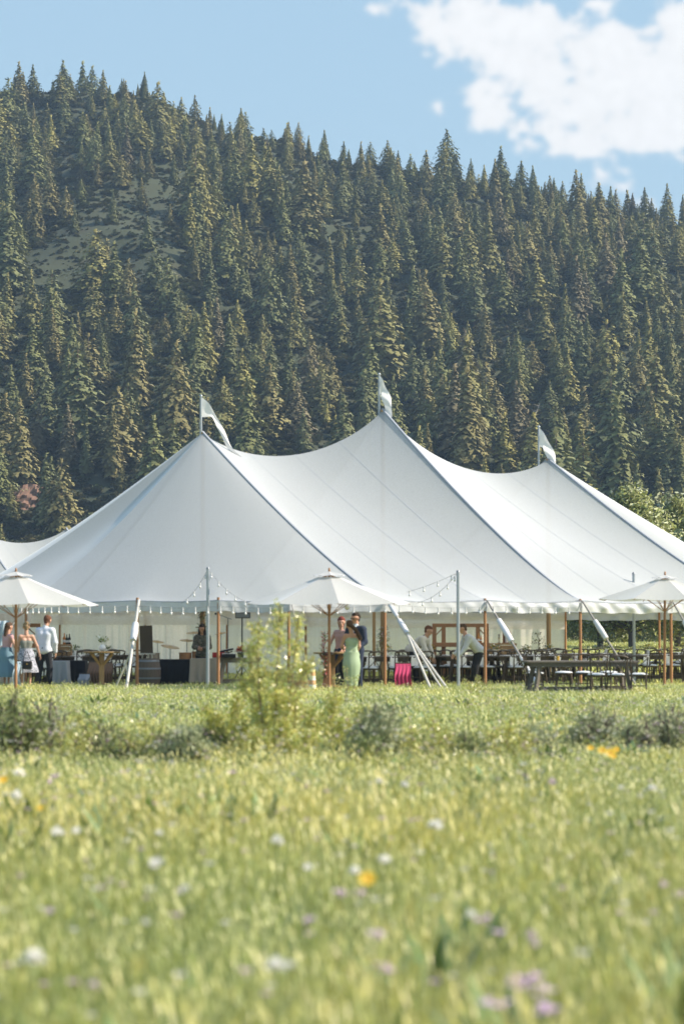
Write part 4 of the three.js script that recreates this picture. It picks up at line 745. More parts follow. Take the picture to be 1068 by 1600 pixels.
function crateBox(label, x, D, w, h, y0, d = 0.5) {
  const o = thing('wooden_cabinet', label, 'cabinet', [x, 0, -D], 0.05);
  part('top', [box(w * 1.06, 0.05, d * 1.1, 0, y0 + h, 0, 0.008)], MAT.paleWood, o);
  for (let k = 0; k < 3; k++) part('board', [box(w, (h - 0.03) / 3 - 0.012, 0.03, 0, y0 + (k + 0.5) * (h - 0.03) / 3, d / 2, 0.004)], MAT.paleWood, o);
  for (const q of [-1, 1]) part('side', [box(0.03, h, d, q * w / 2, y0 + h / 2, 0)], MAT.paleWood, o);
  for (const q of [-1, 1]) for (const z of [-1, 1]) part('leg', [box(0.06, y0, 0.06, q * (w / 2 - 0.05), y0 / 2, z * (d / 2 - 0.05))], MAT.wood, o);
  return o;
}
crateBox('pale wooden cabinet with bottles on top beside the white shirted man', X(100, 65), 65, 0.40, 0.42, 0.62, 0.4);
crateBox('long pale wooden box bench with a lantern, right of the bar frame', X(774, 68.5), 68.5, 1.08, 0.42, 0.62, 0.45);
{
  const y = 1.065, z = -64.9;
  bottle('orange bottle on the pale wooden cabinet', X(101, 65), y, z, 0.30, std(lin(0.55, 0.2, 0.05), 0.3)); bottle('left dark bottle on the pale wooden cabinet', X(105, 65), y, z, 0.26, std(lin(0.03, 0.05, 0.025), 0.2)); bottle('right dark bottle on the pale wooden cabinet', X(109, 65), y, z, 0.28, std(lin(0.03, 0.025, 0.03), 0.2));
  bottle('amber bottle on the shelf of the bar frame behind the waiters', X(747, 67), 1.095, -66.98, 0.26, std(lin(0.6, 0.26, 0.05), 0.3)); bottle('orange bottle on the shelf of the bar frame, right one', X(751, 67), 1.095, -66.98, 0.2, std(lin(0.6, 0.2, 0.04), 0.3));
  const l = thing('lantern', 'brown wooden lantern on the long box bench', 'lantern', [X(791, 68.5), 1.065, -68.5]);
  for (const a of [-1, 1]) for (const b of [-1, 1]) part('post', [box(0.02, 0.3, 0.02, a * 0.1, 0.15, b * 0.1)], MAT.wood, l); part('roof', [new THREE.ConeGeometry(0.18, 0.12, 4).rotateY(Math.PI / 4).translate(0, 0.36, 0)], MAT.wood, l); part('floor', [box(0.24, 0.02, 0.24, 0, 0.01, 0)], MAT.wood, l); part('candle', [new THREE.CylinderGeometry(0.04, 0.04, 0.14, 12).translate(0, 0.09, 0)], MAT.white, l); part('panel', [box(0.18, 0.28, 0.01, 0, 0.15, -0.1)], MAT.burlap, l);
  const m = thing('candlestick', 'small dark candlestick left of the lantern on the box bench', 'candlestick', [X(779, 68.5), 1.065, -68.5]); part('stem', [lathe([[0.001, 0], [0.05, 0], [0.012, 0.03], [0.012, 0.12], [0.03, 0.15]], 10)], MAT.wood, m); part('candle', [new THREE.CylinderGeometry(0.015, 0.015, 0.12, 8).translate(0, 0.2, 0)], MAT.burlap, m);
}
function highTable(label, px, D, r, h) {
  const o = thing('round_high_table', label, 'table', [X(px, D), 0, -D]);
  part('tabletop', [lathe([[0.001, h - 0.04], [r - 0.02, h - 0.04], [r, h - 0.03], [r, h - 0.01], [r - 0.01, h], [0.001, h]], 32)], std(lin(0.30, 0.19, 0.055), 0.5, { map: grainTex }), o);
  for (let k = 0; k < 4; k++) { const a = k * 1.5708 + 0.6; part('brace', [beam(V(0.05 * Math.cos(a), h - 0.34, 0.05 * Math.sin(a)), V(r * 0.78 * Math.cos(a), h - 0.05, r * 0.78 * Math.sin(a)), 0.05, 0.05)], MAT.paleWood, o); part('foot', [beam(V(0.05 * Math.cos(a), 0.12, 0.05 * Math.sin(a)), V(0.38 * Math.cos(a), 0.03, 0.38 * Math.sin(a)), 0.06, 0.06)], MAT.paleWood, o); }
  part('pedestal', [box(0.12, h - 0.05, 0.12, 0, (h - 0.05) / 2, 0, 0.01)], MAT.paleWood, o); return o;
}
highTable('round high table with a flower vase, left of the white guy strap', 159, 60, 0.46, 0.92);
highTable('round high table where the couple stands', 519, 57.4, 0.46, 0.93);
{ // flowers on the high table
  const v = thing('flower_vase', 'round white vase of white flowers and green leaves on the left high table', 'vase', [X(160, 60), 0.92, -60]); reseed(77);
  part('vase', [new THREE.SphereGeometry(0.085, 16, 12).translate(0, 0.085, 0), lathe([[0.04, 0.15], [0.035, 0.18], [0.045, 0.2]], 14)], MAT.white, v);
  const lf = new Faces(), fl = new Faces(); for (let k = 0; k < 60; k++) { const d = randDir(); d.y = Math.abs(d.y) + 0.5; d.normalize(); const o = V(0, 0.2, 0).addScaledVector(d, rr(0.02, 0.2)); (k % 3 ? lf : fl).kite(o, d, sideOf(d), 0.08, 0.05, k % 3 ? [0.2, 0.27, 0.07] : [0.78, 0.78, 0.72]); }
  part('leaves', lf.geometry(), std(0xffffff, 0.7, { vertexColors: true }), v); part('flowers', fl.geometry(), std(0xffffff, 0.7, { vertexColors: true }), v);
}
{
  const drape = (label, px, D, w, h, mat, cat = 'draped chair') => { const o = thing('draped_chair', label, cat, [X(px, D), 0, -D]); part('cloth', [grid(28, 14, (u, v) => V((u - 0.5) * w * (1 + 0.14 * v) + 0.012 * Math.sin(v * 9), h - v * (h - 0.06), 0.22 * Math.min(1, v * 2.2) + 0.035 * v * Math.sin(u * 26 + v * 2))), grid(28, 14, (u, v) => V((u - 0.5) * w * (1 + 0.1 * v), h - v * h * 0.45, -0.10 * Math.min(1, v * 3) + 0.02 * v * Math.sin(u * 22)))], mat, o); for (const q of [-1, 1]) for (const z of [0.14, -0.2]) part('leg', [bar(V(q * w * 0.38, 0, z), V(q * w * 0.38, h - 0.06, z * 0.3), 0.018)], MAT.darkWood, o); part('top_rail', [bar(V(-w * 0.48, h - 0.01, 0), V(w * 0.48, h - 0.01, 0), 0.02)], MAT.darkWood, o); return o; };
  drape('chair draped with a bright pink cloth right of the wooden tent pole', 629, 58.6, 0.36, 0.66, MAT.pink);
  drape('chair draped with brown cloth left of the high table pedestal', 148, 61, 0.30, 0.66, MAT.burlap); drape('chair draped with brown cloth right of the high table pedestal', 168, 61, 0.26, 0.64, MAT.burlap);
  drape('chair draped with a pale blue jacket beside the woman in the blue skirt', 28, 58.5, 0.15, 0.72, fabric(0.40, 0.50, 0.56));
  drape('grey bundle of cloth on the ground left of the brown draped chairs', 132, 60.5, 0.26, 0.36, MAT.greyCloth, 'cloth bundle');
  clothTable('table under a grey white cloth beside the white shirted man', X(94, 61.5), 61.5, 0.42, 0.8, 0.66, MAT.greyCloth);
  clothTable('table under a black cloth left of the brown draped chairs', X(120, 62.2), 62.2, 0.5, 0.7, 0.66, MAT.blackCloth);
  clothTable('table under a floor length black cloth right of the barrel', X(273, 61.5), 61.5, 0.78, 0.75, 0.70, MAT.blackCloth);
  clothTable('table under a beige cloth in front of the long haired woman', X(319, 60.2), 60.2, 0.66, 0.6, 0.74, MAT.linen, 0.78);
  clothTable('black cloth covered table at the legs of the couple', X(530, 58.4), 58.4, 0.42, 0.4, 0.70, MAT.blackCloth);
  plankTable('white topped music table with keyboard and red flowers', X(370, 62.4), 62.4, 1.25, 0.6, 0.74, 0.05, MAT.linen);
  const lightCloth = solo('hanging_cloth', [grid(14, 12, (u, v) => V((u - 0.5) * 0.30 - v * 0.08, 0.66 - v * 0.62, 0.03 * Math.sin(u * 14) + 0.02 * Math.sin(v * 6)))], fabric(0.42, 0.52, 0.60), 'pale blue cloth hanging from the bar frame at the left edge', 'cloth'); lightCloth.position.set(X(5, 60.3), 1.02, -60.3);
}
{ // barrel
  const o = thing('barrel', 'old oak barrel with grey hoops under the dark board', 'barrel', [X(231, 60.6), 0, -60.6]), prof = (y) => 0.27 + 0.055 * Math.sin(Math.PI * y / 0.74);
  for (let k = 0; k < 20; k++) { const a0 = k / 20 * 6.2832, a1 = (k + 0.94) / 20 * 6.2832; part('stave', grid(3, 8, (u, v) => { const y = v * 0.74, r = prof(y), a = lerp(a0, a1, u); return V(Math.cos(a) * r, y, Math.sin(a) * r); }), MAT.barrel, o); }
  for (const y of [0.06, 0.25, 0.49, 0.68]) part('hoop', [lathe([[prof(y - 0.02) + 0.002, y - 0.022], [prof(y - 0.02) + 0.009, y - 0.022], [prof(y + 0.02) + 0.009, y + 0.022], [prof(y + 0.02) + 0.002, y + 0.022]], 28)], MAT.hoop, o);
  part('head', [new THREE.CylinderGeometry(0.262, 0.262, 0.03, 24).translate(0, 0.70, 0)], MAT.barrel, o); part('core', [new THREE.CylinderGeometry(0.255, 0.255, 0.66, 20).translate(0, 0.35, 0)], MAT.darkWood, o);
  // dark board on an easel behind it
  const e = thing('board_easel', 'dark brown sign board on a pale easel behind the barrel', 'easel', [X(230, 64), 0, -64]);
  part('board', [beam(V(-0.01, 0.83, 0.06), V(-0.05, 1.56, -0.1), 0.34, 0.025)], MAT.board, e);
  for (const q of [-1, 1]) part('leg', [bar(V(q * 0.05, 1.55, -0.12), V(q * 0.2, 0, 0.12), 0.018)], MAT.strap, e); part('leg', [bar(V(0, 1.5, -0.13), V(0, 0, -0.5), 0.018)], MAT.strap, e); part('ledge', [box(0.44, 0.03, 0.08, 0, 0.82, 0.08)], MAT.strap, e);
}
{ // the band: drums, cymbals, stands, keyboard
  const o = thing('drum_kit', 'drum kit with tilted brass cymbals behind the black clothed table', 'drum kit', [X(285, 66), 0, -66]), cx = (px) => X(px, 66) - X(285, 66), cy = (py) => at(534, py, 66).y;
  for (const [px, py, r, tilt] of [[266, 1010, 0.26, -0.18], [246, 1002, 0.19, -0.14], [302, 988, 0.20, 0.06], [292, 1000, 0.2, -0.05], [345, 989, 0.16, 0.2]]) {
    const c = part('cymbal', [lathe([[0.001, 0.022], [0.03, 0.018], [0.05, 0.006], [r, -0.012], [r, -0.015], [0.05, 0.003], [0.001, 0.018]], 24).rotateZ(tilt).rotateX(0.16).translate(cx(px), cy(py), 0)], MAT.brass, o);
    part('stand', [bar(V(cx(px), 0, 0), V(cx(px), cy(py), 0), 0.012), ...[0, 2.1, 4.2].map((a) => bar(V(cx(px), 0.3, 0), V(cx(px) + 0.25 * Math.cos(a), 0, 0.25 * Math.sin(a)), 0.009))], MAT.metal, c);
  }
  for (const [px, y, r, h, n] of [[290, 0.62, 0.17, 0.2, 'tom_drum'], [312, 0.55, 0.2, 0.3, 'floor_drum'], [240, 0.66, 0.17, 0.15, 'snare_drum']]) part(n, [new THREE.CylinderGeometry(r, r, h, 24).translate(cx(px), y + h / 2, 0.1), new THREE.TorusGeometry(r, 0.012, 6, 24).rotateX(1.5708).translate(cx(px), y + h, 0.1), new THREE.TorusGeometry(r, 0.012, 6, 24).rotateX(1.5708).translate(cx(px), y, 0.1)], n === 'snare_drum' ? MAT.linen : MAT.wood, o);
  part('bass_drum', [new THREE.CylinderGeometry(0.28, 0.28, 0.4, 28).rotateX(1.5708).translate(0, 0.3, 0.15)], MAT.black, o);
  const s = thing('speaker_stand', 'black speaker on a thin stand under the eave, behind the music table', 'speaker', [X(378, 65), 0, -65]), top = at(534, 965, 65).y;
  part('pole', [bar(V(0, 0, 0), V(0, top, 0), 0.022, 0.018)], MAT.black, s); part('cabinet', [box(0.40, 0.16, 0.2, 0.02, top + 0.06, 0, 0.012)], MAT.black, s); for (const a of [0.3, 2.4, 4.5]) part('leg', [bar(V(0, 0.5, 0), V(0.35 * Math.cos(a), 0, 0.35 * Math.sin(a)), 0.012)], MAT.black, s); part('grille', [box(0.36, 0.12, 0.01, 0.02, top + 0.06, 0.101)], MAT.hoop, s);
  const m = thing('microphone_stand', 'thin microphone stand with a boom left of the black speaker', 'microphone stand', [X(356, 65.2), 0, -65.2]), mt = at(534, 966, 65.2).y; part('pole', [bar(V(0, 0, 0), V(0, mt, 0), 0.013)], MAT.hoop, m); part('boom', [bar(V(0.1, mt - 0.03, 0), V(-0.32, mt + 0.12, 0.05), 0.009)], MAT.hoop, m); part('base', [new THREE.CylinderGeometry(0.13, 0.14, 0.03, 18).translate(0, 0.015, 0)], MAT.black, m); part('microphone', [new THREE.SphereGeometry(0.03, 10, 8).translate(-0.33, mt + 0.12, 0.05)], MAT.black, m);
  const k = thing('keyboard', 'black keyboard tilted on the music table', 'keyboard', [X(354, 62.4), 0.80, -62.4]); part('case', [box(0.40, 0.05, 0.2, 0, 0.12, 0, 0.01).rotateZ(0.2)], MAT.black, k); part('stand', [beam(V(-0.15, 0, 0), V(0.15, 0.1, 0), 0.03, 0.03), beam(V(0.15, 0, 0), V(-0.15, 0.1, 0), 0.03, 0.03)], MAT.black, k); part('keys', [box(0.36, 0.012, 0.1, 0, 0.15, 0.04).rotateZ(0.2)], MAT.white, k);
  const r = thing('red_case', 'flat red case on the music table', 'case', [X(341, 62.2), 0.745, -62.2]); part('body', [box(0.30, 0.10, 0.22, 0, 0.05, 0, 0.015)], MAT.red, r); part('lid', [box(0.302, 0.03, 0.222, 0, 0.115, 0, 0.01)], MAT.red, r); part('latch', [box(0.03, 0.03, 0.01, 0, 0.09, 0.116)], MAT.metal, r);
  const b = thing('red_bouquet', 'bunch of red flowers on the right end of the music table', 'bouquet', [X(376, 62.2), 0.745, -62.2]); reseed(55);
  const fl = new Faces(); for (let i = 0; i < 150; i++) { const d = randDir(); d.y = Math.abs(d.y * 1.1); const oo = V(0, 0.14, 0).addScaledVector(d, rr(0.05, 0.12)); fl.kite(oo, d, sideOf(d), 0.06, 0.06, [rr(0.35, 0.6), 0.025, 0.025]); } part('flowers', fl.geometry(), std(0xffffff, 0.7, { vertexColors: true }), b); part('pot', [lathe([[0.001, 0], [0.07, 0], [0.09, 0.13]], 14)], MAT.black, b);
  const mixer = thing('sound_mixer', 'dark sound mixer with white knobs on the music table', 'mixer', [X(357, 62.0), 0.745, -62.0]); part('case', [box(0.36, 0.09, 0.3, 0, 0.045, 0, 0.01)], MAT.black, mixer); for (let i = 0; i < 6; i++) part('knob', [new THREE.CylinderGeometry(0.018, 0.02, 0.03, 8).translate(-0.14 + i * 0.055, 0.1, 0.08)], MAT.white, mixer);
}
{ // flower garlands on the poles, and the small things by the couple
  reseed(321);
  const garland = (label, x0, D, y0, y1, spread, cols, n, cat = 'garland') => { const o = thing('garland', label, cat, [x0, 0, -D]), lf = new Faces(), fl = new Faces(), pts = []; for (let i = 0; i < 6; i++) pts.push(V(rr(-0.03, 0.03), lerp(y1, y0, i / 5), 0.08)); for (let i = 0; i < n; i++) { const t = R(), d = randDir(), oo = V(d.x * spread * (0.6 + 0.5 * t), lerp(y1, y0, t), 0.08 + d.z * spread); const c = cols[Math.floor(R() * cols.length)]; (c[1] > c[0] * 0.9 ? lf : fl).kite(oo, d, sideOf(d), 0.10, 0.06, c.map((v) => v * rr(0.8, 1.2))); } part('stem', [tube(pts, 0.012)], MAT.bark, o); part('leaves', lf.geometry(), std(0xffffff, 0.75, { vertexColors: true }), o); part('flowers', fl.geometry(), std(0xffffff, 0.75, { vertexColors: true }), o); return o; };
  garland('strand of red, pink and green flowers hanging beside the central umbrella pole', X(507, 57), 57, 0.35, 1.42, 0.06, [[0.5, 0.08, 0.08], [0.55, 0.25, 0.26], [0.14, 0.2, 0.06], [0.6, 0.45, 0.42]], 160);
  const p2 = main.plan(5.97, 0, 0).add(main.o.position), p1 = main.o.position;
  garland('leafy flower arrangement at the foot of the middle centre pole', p2.x, -p2.z - 0.05, 0.72, 1.5, 0.2, [[0.15, 0.2, 0.07], [0.18, 0.21, 0.09], [0.6, 0.55, 0.48], [0.3, 0.16, 0.18]], 260, 'flower arrangement');
  garland('leafy garland on the left centre pole above the long haired woman', p1.x, -p1.z - 0.05, 1.2, 2.1, 0.12, [[0.13, 0.15, 0.05], [0.2, 0.17, 0.07], [0.24, 0.16, 0.08]], 180);
  const pp = main.plan(11.94, 0, 0).add(main.o.position); garland('sparse branches at the foot of the right centre pole', pp.x - 0.35, -pp.z - 0.3, 0.8, 1.35, 0.22, [[0.15, 0.14, 0.08], [0.3, 0.25, 0.2]], 70, 'flower arrangement');
  const bx = thing('loudspeaker', 'small black loudspeaker hanging beside the middle centre pole', 'speaker', [p2.x + 0.24, 2.0, p2.z + 0.1]); part('case', [box(0.2, 0.13, 0.16, 0, 0, 0, 0.012)], MAT.black, bx); part('grille', [box(0.17, 0.10, 0.01, 0, 0, 0.081)], MAT.hoop, bx);
  const b2 = thing('wooden_post', 'slim wooden post beside the middle centre pole', 'post', [X(584, 69.5), 0, -69.5]); part('shaft', [box(0.09, 2.2, 0.07, 0, 1.1, 0, 0.008)], MAT.paleWood, b2); part('foot', [box(0.3, 0.05, 0.3, 0, 0.025, 0)], MAT.paleWood, b2);
  const w = thing('wooden_stand', 'orange brown wooden stand below the central umbrella pole', 'stand', [X(511, 57.0), 0, -57.0]); part('post', [beam(V(-0.06, 0, 0), V(0.02, 0.9, 0), 0.13, 0.11)], MAT.wood, w); part('collar', [box(0.22, 0.08, 0.2, 0.0, 0.9, 0, 0.01)], MAT.darkWood, w);
  const st = thing('striped_post', 'orange and white striped post standing in front of the tent', 'post', [X(488, 55.5), 0, -55.5]); for (let i = 0; i < 6; i++) part('band', [new THREE.CylinderGeometry(0.055 + 0.006 * (5 - i), 0.061 + 0.006 * (5 - i), 0.099, 14).translate(0, 0.06 + i * 0.1, 0)], i % 2 ? MAT.white : std(lin(0.62, 0.35, 0.17), 0.7), st); part('base', [box(0.26, 0.05, 0.26, 0, 0.025, 0, 0.01)], MAT.black, st); part('cap', [new THREE.SphereGeometry(0.055, 12, 8).translate(0, 0.66, 0)], MAT.white, st);
  const c = thing('wooden_crate', 'orange brown wooden crate in the grass beside the striped post', 'crate', [X(470, 55.8), 0, -55.8], 0.1); for (let k = 0; k < 3; k++) part('slat', [box(0.42, 0.085, 0.02, 0, 0.06 + k * 0.1, 0.15)], MAT.wood, c); for (const q of [-1, 1]) part('side', [box(0.02, 0.3, 0.3, q * 0.21, 0.15, 0)], MAT.wood, c); part('back', [box(0.42, 0.3, 0.02, 0, 0.15, -0.15)], MAT.wood, c); part('floor', [box(0.4, 0.02, 0.28, 0, 0.02, 0)], MAT.wood, c);
  const bag = thing('handbag', 'black handbag hanging on the arm of the woman in the grey dress', 'handbag', [X(43, 58.9), 0.60, -58.85]); part('body', [box(0.24, 0.20, 0.08, 0, 0, 0, 0.03)], MAT.black, bag); part('strap', [tube([V(-0.1, 0.09, 0), V(-0.02, 0.34, 0.02), V(0.1, 0.09, 0)], 0.009, 14, 5)], MAT.black, bag); part('clasp', [box(0.04, 0.03, 0.01, 0, 0.03, 0.044)], MAT.brass, bag);
  const bl = thing('globe_light', 'small white globe light hanging above the couple', 'globe light', [X(542, 57.6), 2.0, -57.6]); part('globe', [new THREE.SphereGeometry(0.06, 14, 10).scale(1, 1.15, 1)], MAT.bulb, bl); part('cord', [bar(V(0, 0.06, 0), V(0, 0.4, 0), 0.005)], MAT.cord, bl);

}
// ---------------------------------------------------------------- meadow grass
function tuft(seed, n, h, spread, w, heads) {
  reseed(seed); const f = new Faces();
  for (let i = 0; i < n; i++) {
    const a = R() * 6.283, r = spread * Math.sqrt(R()), o = V(Math.cos(a) * r, -0.02, Math.sin(a) * r), lean = rr(0.05, 0.42), la = a + rr(-1.2, 1.2), hh = h * rr(0.5, 1.1), ww = w * rr(0.7, 1.3);
    const side = V(-Math.sin(la), 0, Math.cos(la)), P = (t) => V(o.x + Math.cos(la) * lean * hh * t * t, o.y + hh * t * (1 - 0.12 * lean * t), o.z + Math.sin(la) * lean * hh * t * t);
    const p0 = P(0), p1 = P(0.5), p2 = P(1), t = rr(0.75, 1.25), y = rr(0.9, 1.12), c = [t * y, t * lerp(1, y, 0.5), t * rr(0.75, 1.05)];
    const l0 = p0.clone().addScaledVector(side, ww), r0 = p0.clone().addScaledVector(side, -ww), l1 = p1.clone().addScaledVector(side, ww * 0.85), r1 = p1.clone().addScaledVector(side, -ww * 0.85);
    f.tri(l0, r0, r1, c); f.tri(l0, r1, l1, c); f.tri(l1, r1, p2, c);
    if (R() < heads) { const d = V().subVectors(p2, p1).normalize(); f.kite(p2.clone().addScaledVector(d, -0.02), d, side, 0.07 * rr(0.7, 1.3), 0.012 + w, [1.25, 1.15, 0.9]); }
  }
  return f.geometry();
}
function herb(seed, n, size, wid) {                                    // a low broad-leaved plant between the grass
  reseed(seed); const f = new Faces();
  for (let i = 0; i < n; i++) { const a = R() * 6.283, d = V(Math.cos(a), rr(0.3, 1.5), Math.sin(a)).normalize(), o = V(Math.cos(a) * rr(0, 0.05), rr(0, 0.12), Math.sin(a) * rr(0, 0.05)); const t = rr(0.75, 1.2); f.kite(o, d, sideOf(d), size * rr(0.7, 1.2), wid * rr(0.7, 1.2), [t, t, t]); }
  return f.geometry();
}
const bareSpots = [];
{
  const grassMat = leafy(lin(0.56, 0.58, 0.285), 0.54, 0.45, { vertexColors: true }), herbMat = leafy(lin(0.27, 0.34, 0.12), 0.5, 0.4, { vertexColors: true });
  const meadow = thing('meadow_grass', 'tall yellow green meadow grass filling the foreground up to the tent', 'grass'); meadow.userData.kind = 'stuff';
  const m4 = new THREE.Matrix4(), q = new THREE.Quaternion(), q2 = new THREE.Quaternion(), up = V(0, 1, 0);
  const heightAt = (D) => D < 17 ? 0.86 : D < 24 ? lerp(0.86, 0.5, (D - 17) / 7) : D < 50 ? 0.5 : 0.36;
  const layer = (name, geo, mat, D0, D1, density, size, tone, sd, patch = 0) => {
    reseed(sd); const spots = [], half = (D) => 0.175 * D + 1.2;
    const N = Math.round(density * (half(D0) + half(D1)) * (D1 - D0));
    for (let i = 0; i < N; i++) {
      const D = Math.sqrt(lerp(D0 * D0, D1 * D1, R())), x = rr(-1, 1) * half(D), n = fbm(x * 0.5, 3, D * 0.22, 3), n2 = fbm(x * 1.7, 9, D * 0.9, 3);
      if (patch && n2 + n * 0.5 < patch) continue;
      if (D > 59 && D < 80 && x > -14 && x < 16 && R() < 0.72) continue;      // trodden floor under the tent
      spots.push([x, D, n, n2]);
    }
    const im = new THREE.InstancedMesh(geo, mat, spots.length); im.name = name; im.userData.kind = 'stuff';
    spots.forEach(([x, D, n, n2], i) => {
      const s = size * rr(0.75, 1.25) * (1 + 0.35 * n2), hh = s * heightAt(D) * (1 + 0.5 * n) / (D > 50 ? 1 : 1), wd = s * (D > 25 ? 1.25 : 1);
      q.setFromAxisAngle(up, R() * 6.283); q2.setFromAxisAngle(V(R() - 0.5, 0, R() - 0.5).normalize(), rr(0, 0.22));
      im.setMatrixAt(i, m4.compose(V(x, 0, -D), q.premultiply(q2), V(wd, Math.max(0.2, hh), wd)));
      const dry = smooth(n + n2 * 0.6, -0.25, 0.45), t = rr(0.85, 1.15) * lerp(0.88, 1.08, dry);
      im.setColorAt(i, lin(t * lerp(0.92, 1.04, dry) * tone[0], t * tone[1], t * lerp(1.0, 0.97, dry) * tone[2]));
    });
    meadow.add(im);
  };
  const A = tuft(21, 16, 0.40, 0.13, 0.0032, 0.22), B = tuft(22, 13, 0.30, 0.12, 0.0036, 0.05), C = tuft(23, 9, 0.52, 0.10, 0.0026, 0.8), D2 = tuft(24, 22, 0.34, 0.2, 0.0065, 0.25), E2 = tuft(25, 20, 0.5, 0.8, 0.025, 0.2);
  layer('grass_tufts', A, grassMat, 6, 24, 95, 1, [1, 1, 1], 31);
  layer('grass_tufts', B, grassMat, 6, 24, 110, 1, [0.93, 1, 0.95], 32);
  layer('seed_heads', C, grassMat, 6, 34, 22, 0.95, [1.08, 1.03, 1.1], 33, -0.05);
  layer('grass_tufts', A, grassMat, 24, 62, 34, 1.05, [1, 1, 1], 34);
  layer('grass_tufts', D2, grassMat, 24, 62, 26, 1.0, [0.95, 1, 0.9], 35);
  layer('grass_tufts', E2, grassMat, 62, 300, 1.3, 0.8, [1.05, 1.02, 0.85], 36);
  layer('broad_leaves', herb(41, 16, 0.16, 0.035), herbMat, 6, 34, 11, 1.2, [0.85, 0.95, 0.95], 37, 0.02);
  layer('broad_leaves', herb(42, 12, 0.22, 0.06), herbMat, 6, 46, 6, 1.3, [0.7, 0.85, 0.8], 38, 0.12);
  // pale specks: small white and lilac blossoms too many to count
  const bl = new Faces(); reseed(43); for (let i = 0; i < 5; i++) { const a = i * 1.2566, d = V(Math.cos(a), 0.5, Math.sin(a)).normalize(); bl.kite(V(0, 0.42, 0), d, sideOf(d), 0.022, 0.018, [1, 1, 1]); }
  bl.kite(V(0, 0, 0), V(0, 1, 0), V(1, 0, 0), 0.42, 0.004, [0.3, 0.4, 0.15]);
  const blossom = thing('small_blossoms', 'tiny white and lilac blossoms sprinkled through the meadow grass', 'flowers'); blossom.userData.kind = 'stuff';
  reseed(44); const n = 3200, im = new THREE.InstancedMesh(bl.geometry(), leafy(lin(0.72, 0.70, 0.72), 0.3, 0.7, { vertexColors: true }), n);
  for (let i = 0; i < n; i++) { const D = Math.sqrt(lerp(49, 2500, R())), x = rr(-1, 1) * (0.17 * D + 1), s = rr(0.8, 1.3); im.setMatrixAt(i, m4.compose(V(x, 0, -D), q.setFromAxisAngle(up, R() * 6.28), V(s, s * (D < 36 ? rr(0.8, 1.2) : 0.7), s))); const l = R() < 0.35; im.setColorAt(i, l ? lin(0.8, 0.55, 0.8) : lin(1, 1, 1)); }
  im.name = 'blossoms'; im.userData.kind = 'stuff'; blossom.add(im);
}
// ---------------------------------------------------------------- the young willow in front of the tent
function leafyBush(spec) {
  const { stems, leaf, n, seed, wob = 0.06 } = spec; reseed(seed);
  const f = new Faces(), wood = [];
  for (const [x, z, tx, ty, tz, r, share] of stems) {
    const a = V(x, 0, z), b = V(tx, ty, tz), mid = a.clone().lerp(b, 0.5).add(V(rr(-wob, wob), 0, rr(-wob, wob)));
    const c = new THREE.CatmullRomCurve3([a, mid, b]); wood.push(new THREE.TubeGeometry(c, 8, 0.005 + ty * 0.002, 5));
    const twigs = Math.round(n * share / 16);
    for (let k = 0; k < twigs; k++) {
      const t = Math.pow(R(), 0.8) * 0.86 + 0.12, p = c.getPoint(t), d = randDir(); d.y = d.y * 0.5 + 0.35; d.normalize(); const len = r * (1.15 - t * 0.85) * (R() < 0.15 ? rr(1.2, 1.7) : rr(0.4, 1.1)), e = p.clone().addScaledVector(d, len);
      if (k % 3 === 0) wood.push(bar(p, e, 0.004, 0.0015, 4));
      for (let j = 0; j < 16; j++) { const s = Math.pow(R(), 0.6), o = p.clone().lerp(e, s).add(V(rr(-1, 1), rr(-1, 1), rr(-1, 1)).multiplyScalar(0.05)), ld = randDir().addScaledVector(d, 0.7).normalize(), tone = rr(0.7, 1.25); if (o.y < 0.03) o.y = 0.03; f.kite(o, ld, sideOf(ld).applyAxisAngle(ld, R() * 3), leaf * rr(0.7, 1.3), leaf * rr(0.45, 0.62), [tone * rr(0.9, 1.15), tone, tone * rr(0.7, 1.1)], 0.2); }
    }
  }
  return [f.geometry(), merged(wood)];
}
